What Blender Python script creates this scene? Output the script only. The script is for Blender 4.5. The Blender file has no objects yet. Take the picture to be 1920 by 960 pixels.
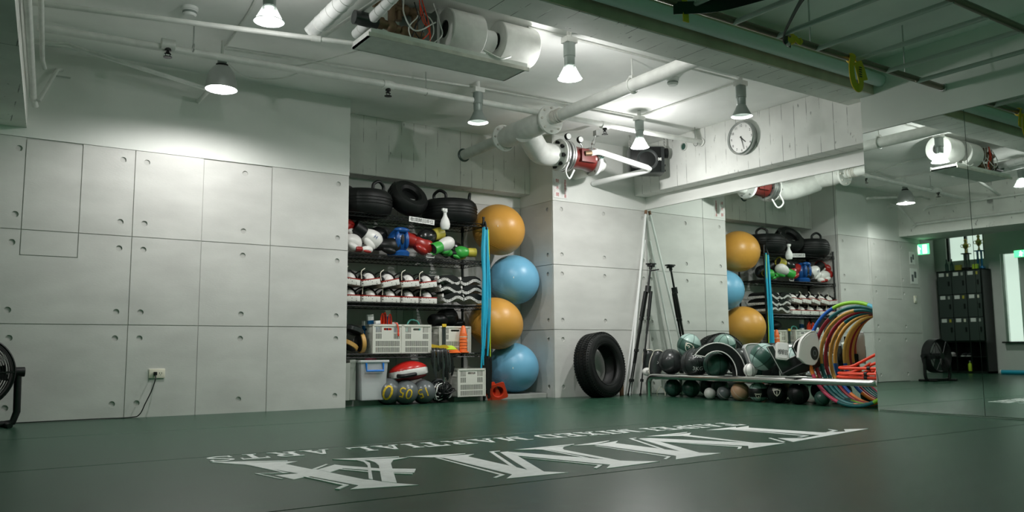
import bpy, bmesh, math, random
from mathutils import Vector, Matrix
from mathutils.geometry import tessellate_polygon
random.seed(4)
PI = math.pi
scene = bpy.context.scene
C = bpy.context.collection

# ---------------------------------------------------------------- camera, world, exposure
def make_camera():
    yaw, pitch, roll = 0.5947, 0.1138, -0.0068
    f = Vector((math.sin(yaw)*math.cos(pitch), math.cos(yaw)*math.cos(pitch), math.sin(pitch)))
    r = Vector((math.cos(yaw), -math.sin(yaw), 0))
    u = r.cross(f)
    r2 = r*math.cos(roll) + u*math.sin(roll)
    u2 = -r*math.sin(roll) + u*math.cos(roll)
    m = Matrix(((r2.x, u2.x, -f.x), (r2.y, u2.y, -f.y), (r2.z, u2.z, -f.z))).to_4x4()
    m.translation = Vector((-3.1354, -7.0528, 0.4838))
    cd = bpy.data.cameras.new('camera')
    cd.sensor_width = 36.0
    cd.lens = 1543.4*36.0/1920.0
    cd.clip_start = 0.05
    o = bpy.data.objects.new('camera', cd)
    C.objects.link(o)
    o.matrix_world = m
    scene.camera = o
make_camera()

world = bpy.data.worlds.new('world')
scene.world = world
world.use_nodes = True
bg = world.node_tree.nodes['Background']
bg.inputs[0].default_value = (0.20, 1.0, 0.45, 1)
bg.inputs[1].default_value = 0.22
scene.view_settings.view_transform = 'Standard'
scene.view_settings.look = 'None'
scene.view_settings.gamma = 1.0
scene.view_settings.use_curve_mapping = False
scene.cycles.diffuse_bounces = 8
scene.view_settings.exposure = 0.15

# ---------------------------------------------------------------- materials
MATS = {}
def mat(name, col=(.8, .8, .8), rough=.5, metal=0.0, var=0.0, vscale=6.0, bump=0.0, bscale=60.0, emit=0.0, alpha=1.0, trans=0.0, coat=0.0, var2=None, stretch=(1, 1, 1)):
    if name in MATS:
        return MATS[name]
    m = bpy.data.materials.new(name)
    m.use_nodes = True
    nt = m.node_tree
    b = nt.nodes['Principled BSDF']
    b.inputs['Base Color'].default_value = (*col, 1)
    b.inputs['Roughness'].default_value = rough
    b.inputs['Metallic'].default_value = metal
    b.inputs['Coat Weight'].default_value = coat
    if trans:
        b.inputs['Transmission Weight'].default_value = trans
    if alpha < 1:
        b.inputs['Alpha'].default_value = alpha
    if emit:
        b.inputs['Emission Color'].default_value = (*col, 1)
        b.inputs['Emission Strength'].default_value = emit
    tc = nt.nodes.new('ShaderNodeTexCoord')
    mp = nt.nodes.new('ShaderNodeMapping')
    mp.inputs['Scale'].default_value = stretch
    nt.links.new(tc.outputs['Object'], mp.inputs['Vector'])
    if var:
        n = nt.nodes.new('ShaderNodeTexNoise')
        n.inputs['Scale'].default_value = vscale
        n.inputs['Detail'].default_value = 6
        nt.links.new(mp.outputs[0], n.inputs['Vector'])
        mx = nt.nodes.new('ShaderNodeMix'); mx.data_type = 'RGBA'
        c2 = var2 if var2 else tuple(max(0, c*(1-var)) for c in col)
        c1 = col if var2 else tuple(min(1, c*(1+var*.5)) for c in col)
        mx.inputs[6].default_value = (*c1, 1); mx.inputs[7].default_value = (*c2, 1)
        rp = nt.nodes.new('ShaderNodeMapRange')
        rp.inputs['From Min'].default_value = .35; rp.inputs['From Max'].default_value = .68
        nt.links.new(n.outputs['Fac'], rp.inputs['Value'])
        nt.links.new(rp.outputs[0], mx.inputs[0])
        nt.links.new(mx.outputs[2], b.inputs['Base Color'])
    if bump:
        n2 = nt.nodes.new('ShaderNodeTexNoise')
        n2.inputs['Scale'].default_value = bscale
        n2.inputs['Detail'].default_value = 3
        nt.links.new(mp.outputs[0], n2.inputs['Vector'])
        bp = nt.nodes.new('ShaderNodeBump')
        bp.inputs['Strength'].default_value = bump
        bp.inputs['Distance'].default_value = .01
        nt.links.new(n2.outputs['Fac'], bp.inputs['Height'])
        nt.links.new(bp.outputs[0], b.inputs['Normal'])
    MATS[name] = m
    return m

def formwork(name, col, axis, width=.14, dark=.45):
    """board-marked painted concrete: intermittent dark joints between casting boards, plus pock marks."""
    m = mat(name, col, .75, var=.12, vscale=3)
    nt = m.node_tree
    b = nt.nodes['Principled BSDF']
    base = b.inputs['Base Color'].links[0].from_socket
    tc = nt.nodes.new('ShaderNodeTexCoord')
    sp = nt.nodes.new('ShaderNodeSeparateXYZ')
    nt.links.new(tc.outputs['Object'], sp.inputs[0])
    cb = nt.nodes.new('ShaderNodeCombineXYZ')
    ia, ib = {'X': (0, 2), 'Y': (1, 2), 'XS': (0, 1)}[axis]
    nt.links.new(sp.outputs[ia], cb.inputs[0])
    nt.links.new(sp.outputs[ib], cb.inputs[1])
    bk = nt.nodes.new('ShaderNodeTexBrick')
    bk.offset = 0.37; bk.squash = 1
    bk.inputs['Scale'].default_value = 1
    bk.inputs['Brick Width'].default_value = width
    bk.inputs['Row Height'].default_value = 1.9
    bk.inputs['Mortar Size'].default_value = .0035
    bk.inputs['Mortar Smooth'].default_value = .1
    nt.links.new(cb.outputs[0], bk.inputs['Vector'])
    n = nt.nodes.new('ShaderNodeTexNoise')
    n.inputs['Scale'].default_value = 5
    n.inputs['Detail'].default_value = 4
    nt.links.new(tc.outputs['Object'], n.inputs['Vector'])
    r1 = nt.nodes.new('ShaderNodeMapRange')
    r1.inputs['From Min'].default_value = .46; r1.inputs['From Max'].default_value = .56
    nt.links.new(n.outputs['Fac'], r1.inputs['Value'])
    mu = nt.nodes.new('ShaderNodeMath'); mu.operation = 'MULTIPLY'
    nt.links.new(bk.outputs['Fac'], mu.inputs[0]); nt.links.new(r1.outputs[0], mu.inputs[1])
    n3 = nt.nodes.new('ShaderNodeTexNoise')
    n3.inputs['Scale'].default_value = 26
    n3.inputs['Detail'].default_value = 2
    mp = nt.nodes.new('ShaderNodeMapping')
    mp.inputs['Scale'].default_value = (1, 1, .35)
    nt.links.new(tc.outputs['Object'], mp.inputs[0]); nt.links.new(mp.outputs[0], n3.inputs['Vector'])
    r3 = nt.nodes.new('ShaderNodeMapRange')
    r3.inputs['From Min'].default_value = .70; r3.inputs['From Max'].default_value = .76
    nt.links.new(n3.outputs['Fac'], r3.inputs['Value'])
    mxv = nt.nodes.new('ShaderNodeMath'); mxv.operation = 'MAXIMUM'
    nt.links.new(mu.outputs[0], mxv.inputs[0]); nt.links.new(r3.outputs[0], mxv.inputs[1])
    mx = nt.nodes.new('ShaderNodeMix'); mx.data_type = 'RGBA'
    nt.links.new(mxv.outputs[0], mx.inputs[0])
    nt.links.new(base, mx.inputs[6])
    mx.inputs[7].default_value = (col[0]*dark, col[1]*dark, col[2]*dark, 1)
    nt.links.new(mx.outputs[2], b.inputs['Base Color'])
    bp = nt.nodes.new('ShaderNodeBump')
    bp.inputs['Strength'].default_value = .5; bp.inputs['Distance'].default_value = .004; bp.invert = True
    nt.links.new(mxv.outputs[0], bp.inputs['Height'])
    nt.links.new(bp.outputs[0], b.inputs['Normal'])
    return m

def dotted(name, col, ink, scale=60.0, size=.32):
    """printed speckle pattern of small marks on a light strip"""
    m = mat(name, col, .55)
    nt = m.node_tree
    b = nt.nodes['Principled BSDF']
    tc = nt.nodes.new('ShaderNodeTexCoord')
    v = nt.nodes.new('ShaderNodeTexVoronoi')
    v.inputs['Scale'].default_value = scale
    v.inputs['Randomness'].default_value = .45
    nt.links.new(tc.outputs['Object'], v.inputs['Vector'])
    r = nt.nodes.new('ShaderNodeMapRange')
    r.inputs['From Min'].default_value = size; r.inputs['From Max'].default_value = size-.08
    nt.links.new(v.outputs['Distance'], r.inputs['Value'])
    mx = nt.nodes.new('ShaderNodeMix'); mx.data_type = 'RGBA'
    mx.inputs[6].default_value = (*col, 1); mx.inputs[7].default_value = (*ink, 1)
    nt.links.new(r.outputs[0], mx.inputs[0])
    nt.links.new(mx.outputs[2], b.inputs['Base Color'])
    return m

M = {}
M['panel'] = mat('fair_faced_panel', (.60, .595, .572), .62, var=.10, vscale=2.2, bump=.06, bscale=45, stretch=(1, 1, 2.4))
M['panelback'] = mat('panel_backing', (.50, .495, .475), .8)
M['white'] = mat('white_wall_paint', (.74, .75, .72), .7, var=.07, vscale=1.7, bump=.05, bscale=40)
M['ceil'] = mat('ceiling_paint', (.88, .89, .87), .75, var=.12, vscale=1.3, bump=.1, bscale=14)
M['form_x'] = formwork('board_marked_lintel', (.66, .67, .63), 'X')
M['form_y'] = formwork('board_marked_upper_wall', (.72, .73, .70), 'Y')
M['form_s'] = formwork('board_marked_beam', (.70, .71, .67), 'XS', .16, .35)
M['beamface'] = mat('beam_face_paint', (.60, .50, .40), .8, var=.2, vscale=5)
M['mat'] = mat('dark_mat_vinyl', (.026, .074, .046), .26, var=.25, vscale=9, bump=.12, bscale=260)
M['mat'].node_tree.nodes['Principled BSDF'].inputs['Specular IOR Level'].default_value = .11
M['slab'] = mat('floor_slab', (.12, .12, .12), .8)
M['print'] = mat('white_floor_print', (.86, .88, .87), .4, var=.10, vscale=30)
M['mirror'] = mat('mirror_silver', (.80, .86, .82), .012, 1.0)
M['mirroredge'] = mat('mirror_edge', (.05, .08, .07), .3)
M['plinth'] = mat('plinth_board', (.34, .35, .33), .7, var=.15)
M['black'] = mat('black_plastic', (.007, .008, .008), .42)
M['blackgloss'] = mat('black_gloss_vinyl', (.010, .011, .011), .24)
M['rubber'] = mat('black_rubber', (.006, .007, .0068), .5, bump=.15, bscale=160)
M['rubber'].node_tree.nodes['Principled BSDF'].inputs['Specular IOR Level'].default_value = .30
M['blackmetal'] = mat('black_wire_metal', (.015, .016, .016), .35, .3)
M['chrome'] = mat('brushed_chrome', (.72, .72, .70), .22, 1.0)
M['steel'] = mat('galvanised_steel', (.52, .53, .52), .38, 1.0, var=.15)
M['rungsteel'] = mat('dull_steel_rung', (.50, .52, .50), .32, .35)
M['railsteel'] = mat('brown_steel_rail', (.20, .17, .13), .35, .8)
M['alu'] = mat('spun_aluminium', (.50, .52, .51), .38, .9)
M['pipe'] = mat('painted_pipe', (.70, .71, .68), .5, var=.10, vscale=12)
M['pipedirty'] = mat('aged_painted_pipe', (.62, .60, .55), .6, var=.25, vscale=9)
M['wrap'] = mat('white_pipe_wrap', (.80, .81, .80), .55)
M['red'] = mat('red_valve_paint', (.115, .012, .009), .35, coat=.3)
M['glass'] = mat('gauge_glass', (.85, .87, .85), .12)
M['brass'] = mat('aged_brass', (.22, .15, .09), .5, .6, var=.3)
M['bulb'] = mat('lamp_glow', (1.0, 1.0, .97), .4, emit=14.0)
M['cream'] = mat('cream_plastic', (.78, .74, .62), .4)
M['crate'] = mat('white_crate_plastic', (.70, .69, .63), .45)
M['slot'] = mat('dark_slot', (.02, .02, .02), .7)
M['orange'] = mat('orange_ball_vinyl', (.62, .31, .055), .38, bump=.04, bscale=30, stretch=(1, 1, 8))
M['blue'] = mat('blue_ball_vinyl', (.16, .42, .62), .36, bump=.04, bscale=30, stretch=(1, 1, 8))
M['conec'] = mat('orange_cone_plastic', (.85, .16, .03), .4)
M['redc'] = mat('red_orange_plastic', (.78, .06, .02), .4)
M['redg'] = mat('red_leather', (.30, .018, .014), .3)
M['whiteg'] = mat('white_leather', (.72, .71, .68), .35)
M['blueg'] = mat('blue_leather', (.01, .07, .25), .25)
M['greeng'] = mat('green_leather', (.04, .34, .05), .35)
M['yellowg'] = mat('yellow_leather', (.50, .43, .06), .4)
M['lime'] = mat('lime_plastic', (.50, .70, .04), .4)
M['cyan'] = mat('cyan_rubber', (.02, .40, .60), .4)
M['darkgrey'] = mat('dark_grey_vinyl', (.030, .034, .034), .28)
M['grey'] = mat('grey_vinyl', (.12, .135, .14), .28)
M['greenball'] = mat('dark_green_ball', (.03, .085, .065), .35)
M['paleball'] = mat('pale_green_ball', (.33, .47, .43), .35)
M['tan'] = mat('tan_leather', (.52, .30, .18), .5, var=.2)
M['amber'] = mat('amber_leather', (.58, .33, .09), .45)
M['clear'] = mat('clear_plastic', (.78, .80, .82), .28, alpha=.45)
M['bluep'] = mat('blue_plastic', (.01, .20, .70), .35)
M['pink'] = mat('pink_plastic', (.75, .16, .25), .4)
M['board'] = mat('grey_board', (.42, .44, .40), .7)
M['wood'] = mat('brown_wood', (.20, .10, .05), .6, var=.3)
M['paper'] = mat('white_paper', (.78, .78, .76), .6)
M['signred'] = mat('sign_red_ink', (.50, .04, .05), .5)
M['ink'] = mat('dark_ink', (.02, .02, .02), .5)
M['yellow'] = mat('yellow_webbing', (.66, .44, .02), .7)
M['speckled'] = dotted('speckled_white_leather', (.66, .65, .61), (.06, .06, .06), 44, .36)
M['lettered'] = dotted('marked_white_leather', (.70, .69, .66), (.05, .05, .05), 75, .40)
M['locker'] = mat('locker_steel', (.045, .055, .052), .45)
M['exit'] = mat('exit_sign_glow', (.10, .95, .30), .4, emit=2.2)
M['exitw'] = mat('exit_sign_white', (.85, 1.0, .9), .4, emit=2.6)
M['daylight'] = mat('frosted_daylight_pane', (.80, .93, .84), .5, emit=.75)
M['gold'] = mat('trophy_gold', (.70, .48, .12), .25, .9)
M['trophyblue'] = mat('trophy_blue', (.02, .16, .40), .2, .5)
M['shade_in'] = mat('lamp_shade_inner', (.85, .85, .83), .4)
M['shade_out'] = mat('lamp_shade_grey', (.26, .30, .28), .45, .3)
M['shade_glass'] = mat('lamp_shade_translucent', (.16, .18, .17), .4, alpha=.50)
HOOP = {k: mat('hoop_'+k, c, .4) for k, c in dict(blue=(.01, .10, .42), orange=(.85, .22, .02), lime=(.25, .55, .03), teal=(.01, .14, .15), amber=(.70, .38, .08), crimson=(.30, .015, .03), pink=(.70, .06, .14), sky=(.10, .45, .60)).items()}

M['black'].node_tree.nodes['Principled BSDF'].inputs['Specular IOR Level'].default_value = .32
# ---------------------------------------------------------------- mesh helpers
def frame(d):
    d = Vector(d).normalized()
    a = Vector((0, 0, 1)) if abs(d.z) < .9 else Vector((1, 0, 0))
    x = a.cross(d).normalized()
    return x, d.cross(x).normalized(), d

def TR(loc=(0, 0, 0), rx=0, ry=0, rz=0, s=None):
    m = Matrix.Translation(loc) @ Matrix.Rotation(rz, 4, 'Z') @ Matrix.Rotation(ry, 4, 'Y') @ Matrix.Rotation(rx, 4, 'X')
    if s is not None:
        m = m @ Matrix.Diagonal((*s, 1))
    return m

class MB:
    def __init__(self):
        self.v = []; self.f = []; self.m = []
    def add(self, vs, fs, m=0, X=None):
        k = len(self.v)
        self.v += [tuple(X @ Vector(p)) for p in vs] if X is not None else [tuple(p) for p in vs]
        self.f += [tuple(i+k for i in q) for q in fs]
        self.m += [m]*len(fs)
        return self
    def box(self, x0, x1, y0, y1, z0, z1, m=0, X=None):
        vs = [(x, y, z) for z in (z0, z1) for y in (y0, y1) for x in (x0, x1)]
        fs = [(0, 2, 3, 1), (4, 5, 7, 6), (0, 1, 5, 4), (2, 6, 7, 3), (0, 4, 6, 2), (1, 3, 7, 5)]
        return self.add(vs, fs, m, X)
    def cyl(self, p0, p1, r0, r1=None, n=16, m=0, cap=True, X=None):
        r1 = r0 if r1 is None else r1
        p0, p1 = Vector(p0), Vector(p1)
        x, y, d = frame(p1-p0)
        vs = [p0 + (x*math.cos(a)+y*math.sin(a))*r0 for a in (2*PI*i/n for i in range(n))]
        vs += [p1 + (x*math.cos(a)+y*math.sin(a))*r1 for a in (2*PI*i/n for i in range(n))]
        fs = [(i, (i+1) % n, n+(i+1) % n, n+i) for i in range(n)]
        if cap:
            fs += [tuple(range(n-1, -1, -1)), tuple(range(n, 2*n))]
        return self.add(vs, fs, m, X)
    def tube(self, pts, r, n=8, m=0, closed=False, X=None, flat=None):
        pts = [Vector(p) for p in pts]
        N = len(pts)
        vs = []; fs = []
        up = None
        for i, p in enumerate(pts):
            a = pts[(i-1) % N] if (closed or i > 0) else p
            b = pts[(i+1) % N] if (closed or i < N-1) else p
            d = (b-a).normalized()
            if up is None:
                x, y, _ = frame(d)
            else:
                x = up - d*up.dot(d)
                x = x.normalized() if x.length > 1e-6 else frame(d)[0]
                y = d.cross(x)
            up = x
            rr = r[i] if isinstance(r, (list, tuple)) else r
            sy = flat if flat else 1
            vs += [p + x*(rr*math.cos(2*PI*k/n)) + y*(rr*sy*math.sin(2*PI*k/n)) for k in range(n)]
        for i in range(N if closed else N-1):
            j = (i+1) % N
            fs += [(i*n+k, i*n+(k+1) % n, j*n+(k+1) % n, j*n+k) for k in range(n)]
        if not closed:
            fs += [tuple(range(n-1, -1, -1)), tuple(range((N-1)*n, N*n))]
        return self.add(vs, fs, m, X)
    def lathe(self, prof, n=24, m=0, X=None, loop=False, cap=True):
        vs = [(r*math.cos(2*PI*k/n), r*math.sin(2*PI*k/n), z) for r, z in prof for k in range(n)]
        P = len(prof)
        fs = []
        for i in range(P if loop else P-1):
            j = (i+1) % P
            fs += [(i*n+k, i*n+(k+1) % n, j*n+(k+1) % n, j*n+k) for k in range(n)]
        if cap and not loop:
            if prof[0][0] > 1e-5: fs.append(tuple(range(n-1, -1, -1)))
            if prof[-1][0] > 1e-5: fs.append(tuple(range((P-1)*n, P*n)))
        return self.add(vs, fs, m, X)
    def ball(self, c, r, nu=22, nv=14, m=0, X=None, fn=None):
        r = (r, r, r) if not isinstance(r, (tuple, list)) else r
        vs = [(0, 0, -1)]
        for j in range(1, nv):
            t = PI*j/nv
            for k in range(nu):
                a = 2*PI*k/nu
                vs.append((math.sin(t)*math.cos(a), math.sin(t)*math.sin(a), -math.cos(t)))
        vs.append((0, 0, 1))
        if fn: vs = [fn(*p) for p in vs]
        vs = [(c[0]+p[0]*r[0], c[1]+p[1]*r[1], c[2]+p[2]*r[2]) for p in vs]
        L = len(vs)-1
        fs = [(0, 1+(k+1) % nu, 1+k) for k in range(nu)]
        for j in range(nv-2):
            b = 1+j*nu
            fs += [(b+k, b+(k+1) % nu, b+nu+(k+1) % nu, b+nu+k) for k in range(nu)]
        b = 1+(nv-2)*nu
        fs += [(b+k, b+(k+1) % nu, L) for k in range(nu)]
        return self.add(vs, fs, m, X)
    def ring(self, R, r, N=48, n=10, m=0, X=None, a0=0, a1=2*PI, flat=1):
        full = abs(a1-a0-2*PI) < 1e-6
        pts = [(R*math.cos(a0+(a1-a0)*i/N), R*math.sin(a0+(a1-a0)*i/N), 0) for i in range(N if full else N+1)]
        return self.tube(pts, r, n, m, full, X)
    def prism(self, poly, z0, z1, m=0, X=None, holes=()):
        loops = [list(poly)] + [list(h) for h in holes]
        def area(l): return sum(l[i][0]*l[(i+1) % len(l)][1]-l[(i+1) % len(l)][0]*l[i][1] for i in range(len(l)))
        if area(loops[0]) < 0: loops[0].reverse()
        for h in loops[1:]:
            if area(h) > 0: h.reverse()
        flat = [p for l in loops for p in l]
        n = len(flat)
        tris = tessellate_polygon([[Vector((p[0], p[1], 0)) for p in l] for l in loops])
        vs = [(p[0], p[1], z0) for p in flat] + [(p[0], p[1], z1) for p in flat]
        fs = []
        for t in tris:
            a, b, c = [flat[i] for i in t]
            s = (b[0]-a[0])*(c[1]-a[1])-(b[1]-a[1])*(c[0]-a[0])
            t = tuple(t) if s > 0 else (t[0], t[2], t[1])
            fs.append(tuple(i+n for i in t)); fs.append((t[2], t[1], t[0]))
        k = 0
        for l in loops:
            L = len(l)
            fs += [(k+i, k+(i+1) % L, n+k+(i+1) % L, n+k+i) for i in range(L)]
            k += L
        return self.add(vs, fs, m, X)
    def mesh(self, name, mats, smooth=40, bevel=0.0, seg=2):
        me = bpy.data.meshes.new(name)
        me.from_pydata(self.v, [], self.f)
        for x in (mats if isinstance(mats, (list, tuple)) else [mats]):
            me.materials.append(M[x] if isinstance(x, str) else x)
        for p, i in zip(me.polygons, self.m): p.material_index = i
        if bevel:
            bm = bmesh.new(); bm.from_mesh(me)
            es = [e for e in bm.edges if len(e.link_faces) == 2 and e.calc_face_angle(0) > .5]
            bmesh.ops.bevel(bm, geom=es, offset=bevel, segments=seg, profile=.5, affect='EDGES', clamp_overlap=True)
            bm.to_mesh(me); bm.free()
        if smooth:
            me.polygons.foreach_set('use_smooth', [True]*len(me.polygons))
            me.set_sharp_from_angle(angle=math.radians(smooth))
        me.update()
        return me
    def obj(self, name, mats, parent=None, smooth=40, bevel=0.0, seg=2, X=None):
        o = bpy.data.objects.new(name, self.mesh(name, mats, smooth, bevel, seg))
        C.objects.link(o)
        o.parent = parent
        if X is not None: o.matrix_local = X
        return o

def tag(o, label, cat, group=None):
    o['label'] = label; o['category'] = cat
    if group: o['group'] = group
    return o
def struct(o):
    o['kind'] = 'structure'
    return o
def thing(name, label, cat, loc=(0, 0, 0), rz=0.0, group=None, X=None):
    o = bpy.data.objects.new(name, None)
    C.objects.link(o)
    o.empty_display_size = .05
    if X is not None: o.matrix_world = X
    else:
        o.location = loc; o.rotation_euler = (0, 0, rz)
    return tag(o, label, cat, group)
def kids(o): return [c for c in C.objects if c.parent == o]
def dup(root, X, label, group=None):
    r = root.copy(); C.objects.link(r); r.matrix_world = X
    r['label'] = label
    if group: r['group'] = group
    for ch in kids(root):
        c = ch.copy(); C.objects.link(c); c.parent = r
        for g in kids(ch):
            d = g.copy(); C.objects.link(d); d.parent = c
    return r

def text_geo(s, size, spacing=1.0, align='CENTER', shear=0.0):
    cu = bpy.data.curves.new('lettering', 'FONT')
    cu.body = s; cu.size = size; cu.align_x = align; cu.align_y = 'CENTER'; cu.space_character = spacing
    cu.shear = shear; cu.resolution_u = 3
    ob = bpy.data.objects.new('lettering', cu)
    C.objects.link(ob)
    dg = bpy.context.evaluated_depsgraph_get()
    me = bpy.data.meshes.new_from_object(ob.evaluated_get(dg))
    vs = [tuple(v.co) for v in me.vertices]; fs = [tuple(p.vertices) for p in me.polygons]
    bpy.data.objects.remove(ob); bpy.data.curves.remove(cu); bpy.data.meshes.remove(me)
    return vs, fs
def flat_text(s, size, X, matname, parent, name='lettering', **k):
    vs, fs = text_geo(s, size, **k)
    return MB().add(vs, fs, 0, X).obj(name, matname, parent, smooth=0)
def wrap(vs, R, X):
    """planar (u, v) -> sphere of radius R facing local -Y, then X"""
    out = []
    for u, v, *_ in vs:
        a, b = u/R, v/R
        out.append(X @ Vector((R*math.sin(a)*math.cos(b), -R*math.cos(a)*math.cos(b), R*math.sin(b))))
    return out
def ball_text(s, size, R, X, matname, parent, name='lettering', **k):
    vs, fs = text_geo(s, size, **k)
    # split long edges so that the print follows the ball
    bm = bmesh.new()
    bv = [bm.verts.new(p) for p in vs]
    for f in fs:
        try: bm.faces.new([bv[i] for i in f])
        except ValueError: pass
    bmesh.ops.triangulate(bm, faces=bm.faces[:])
    bmesh.ops.subdivide_edges(bm, edges=[e for e in bm.edges if e.calc_length() > size*.25], cuts=1)
    bmesh.ops.triangulate(bm, faces=bm.faces[:])
    bm.verts.index_update()
    vs = [tuple(v.co) for v in bm.verts]; fs = [tuple(v.index for v in f.verts) for f in bm.faces]
    bm.free()
    return MB().add(wrap(vs, R*1.012, X), fs).obj(name, matname, parent, smooth=0)
def strip(poly, w):
    """closed outline of a polygon as a flat band of width w (for emblems)"""
    n = len(poly); vs = []; fs = []
    cx = sum(p[0] for p in poly)/n; cy = sum(p[1] for p in poly)/n
    for x, y in poly:
        L = math.hypot(x-cx, y-cy)
        vs += [(x, y, 0), (cx+(x-cx)*(1-w/L), cy+(y-cy)*(1-w/L), 0)]
    for i in range(n):
        j = (i+1) % n
        fs.append((2*i, 2*j, 2*j+1, 2*i+1))
    return vs, fs
def arc(cx, cy, r, a0, a1, n=8, rz=None):
    rz = r if rz is None else rz
    return [(cx+r*math.cos(a0+(a1-a0)*i/n), cy+rz*math.sin(a0+(a1-a0)*i/n)) for i in range(n+1)]
def circ(cx, cy, r, n=16): return [(cx+r*math.cos(2*PI*i/n), cy+r*math.sin(2*PI*i/n)) for i in range(n)]
def rrect(x0, x1, y0, y1, r, n=4):
    return arc(x1-r, y1-r, r, 0, PI/2, n)+arc(x0+r, y1-r, r, PI/2, PI, n)+arc(x0+r, y0+r, r, PI, 1.5*PI, n)+arc(x1-r, y0+r, r, 1.5*PI, 2*PI, n)
def bez(p, n=16):
    """smooth curve through the points p (Catmull-Rom)"""
    p = [Vector(q) for q in p]; p = [p[0]*2-p[1]] + p + [p[-1]*2-p[-2]]
    out = []
    for i in range(1, len(p)-2):
        for k in range(n):
            t = k/n
            a, b, c, d = p[i-1:i+3]
            out.append(.5*((2*b)+(c-a)*t+(2*a-5*b+4*c-d)*t*t+(3*b-a-3*c+d)*t**3))
    out.append(p[-2])
    return out

ZF = -0.02                       # top of the mats
XD, XP, XM, XB = -.18, 2.171, 3.541, 3.365      # end of left wall, pillar edge, mirror plane, upper wall plane
XPI, YPI = 3.02, -3.155                     # pier mirror plane and its edge
ZC = 2.83                                   # ceiling

# ================================================================ THE SETTING
RX = Matrix.Rotation(PI/2, 4, 'X')                     # (x, z) drawings -> wall facing -Y
def facing_minus_y(y): return Matrix.Translation((0, y, 0)) @ RX
FX = Matrix(((0, 0, -1, 0), (-1, 0, 0, 0), (0, 1, 0, 0), (0, 0, 0, 1)))     # drawing (-y, z) -> wall facing -X
def facing_minus_x(x): return Matrix.Translation((x, 0, 0)) @ FX

floor = struct(MB().box(-9, 4, -9.5, 4.5, -.25, -.056).obj('floor', 'slab'))
for y0, y1, xa, xb in ((.14, -1.297, -8, 3.6), (-1.303, -2.847, -8, 3.6), (-2.853, -4.397, -8, 3.6), (-4.403, -5.947, -8, 3.6), (-5.953, -7.497, -8, 3.6), (-7.503, -9.2, -8, 3.6), (1.7, .146, -8, -3.3), (3.2, 1.706, -8, -3.3)):
    MB().box(xa, xb, y1, y0, -.055, ZF).obj('mat', 'mat', floor, bevel=.003, seg=1)

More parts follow.
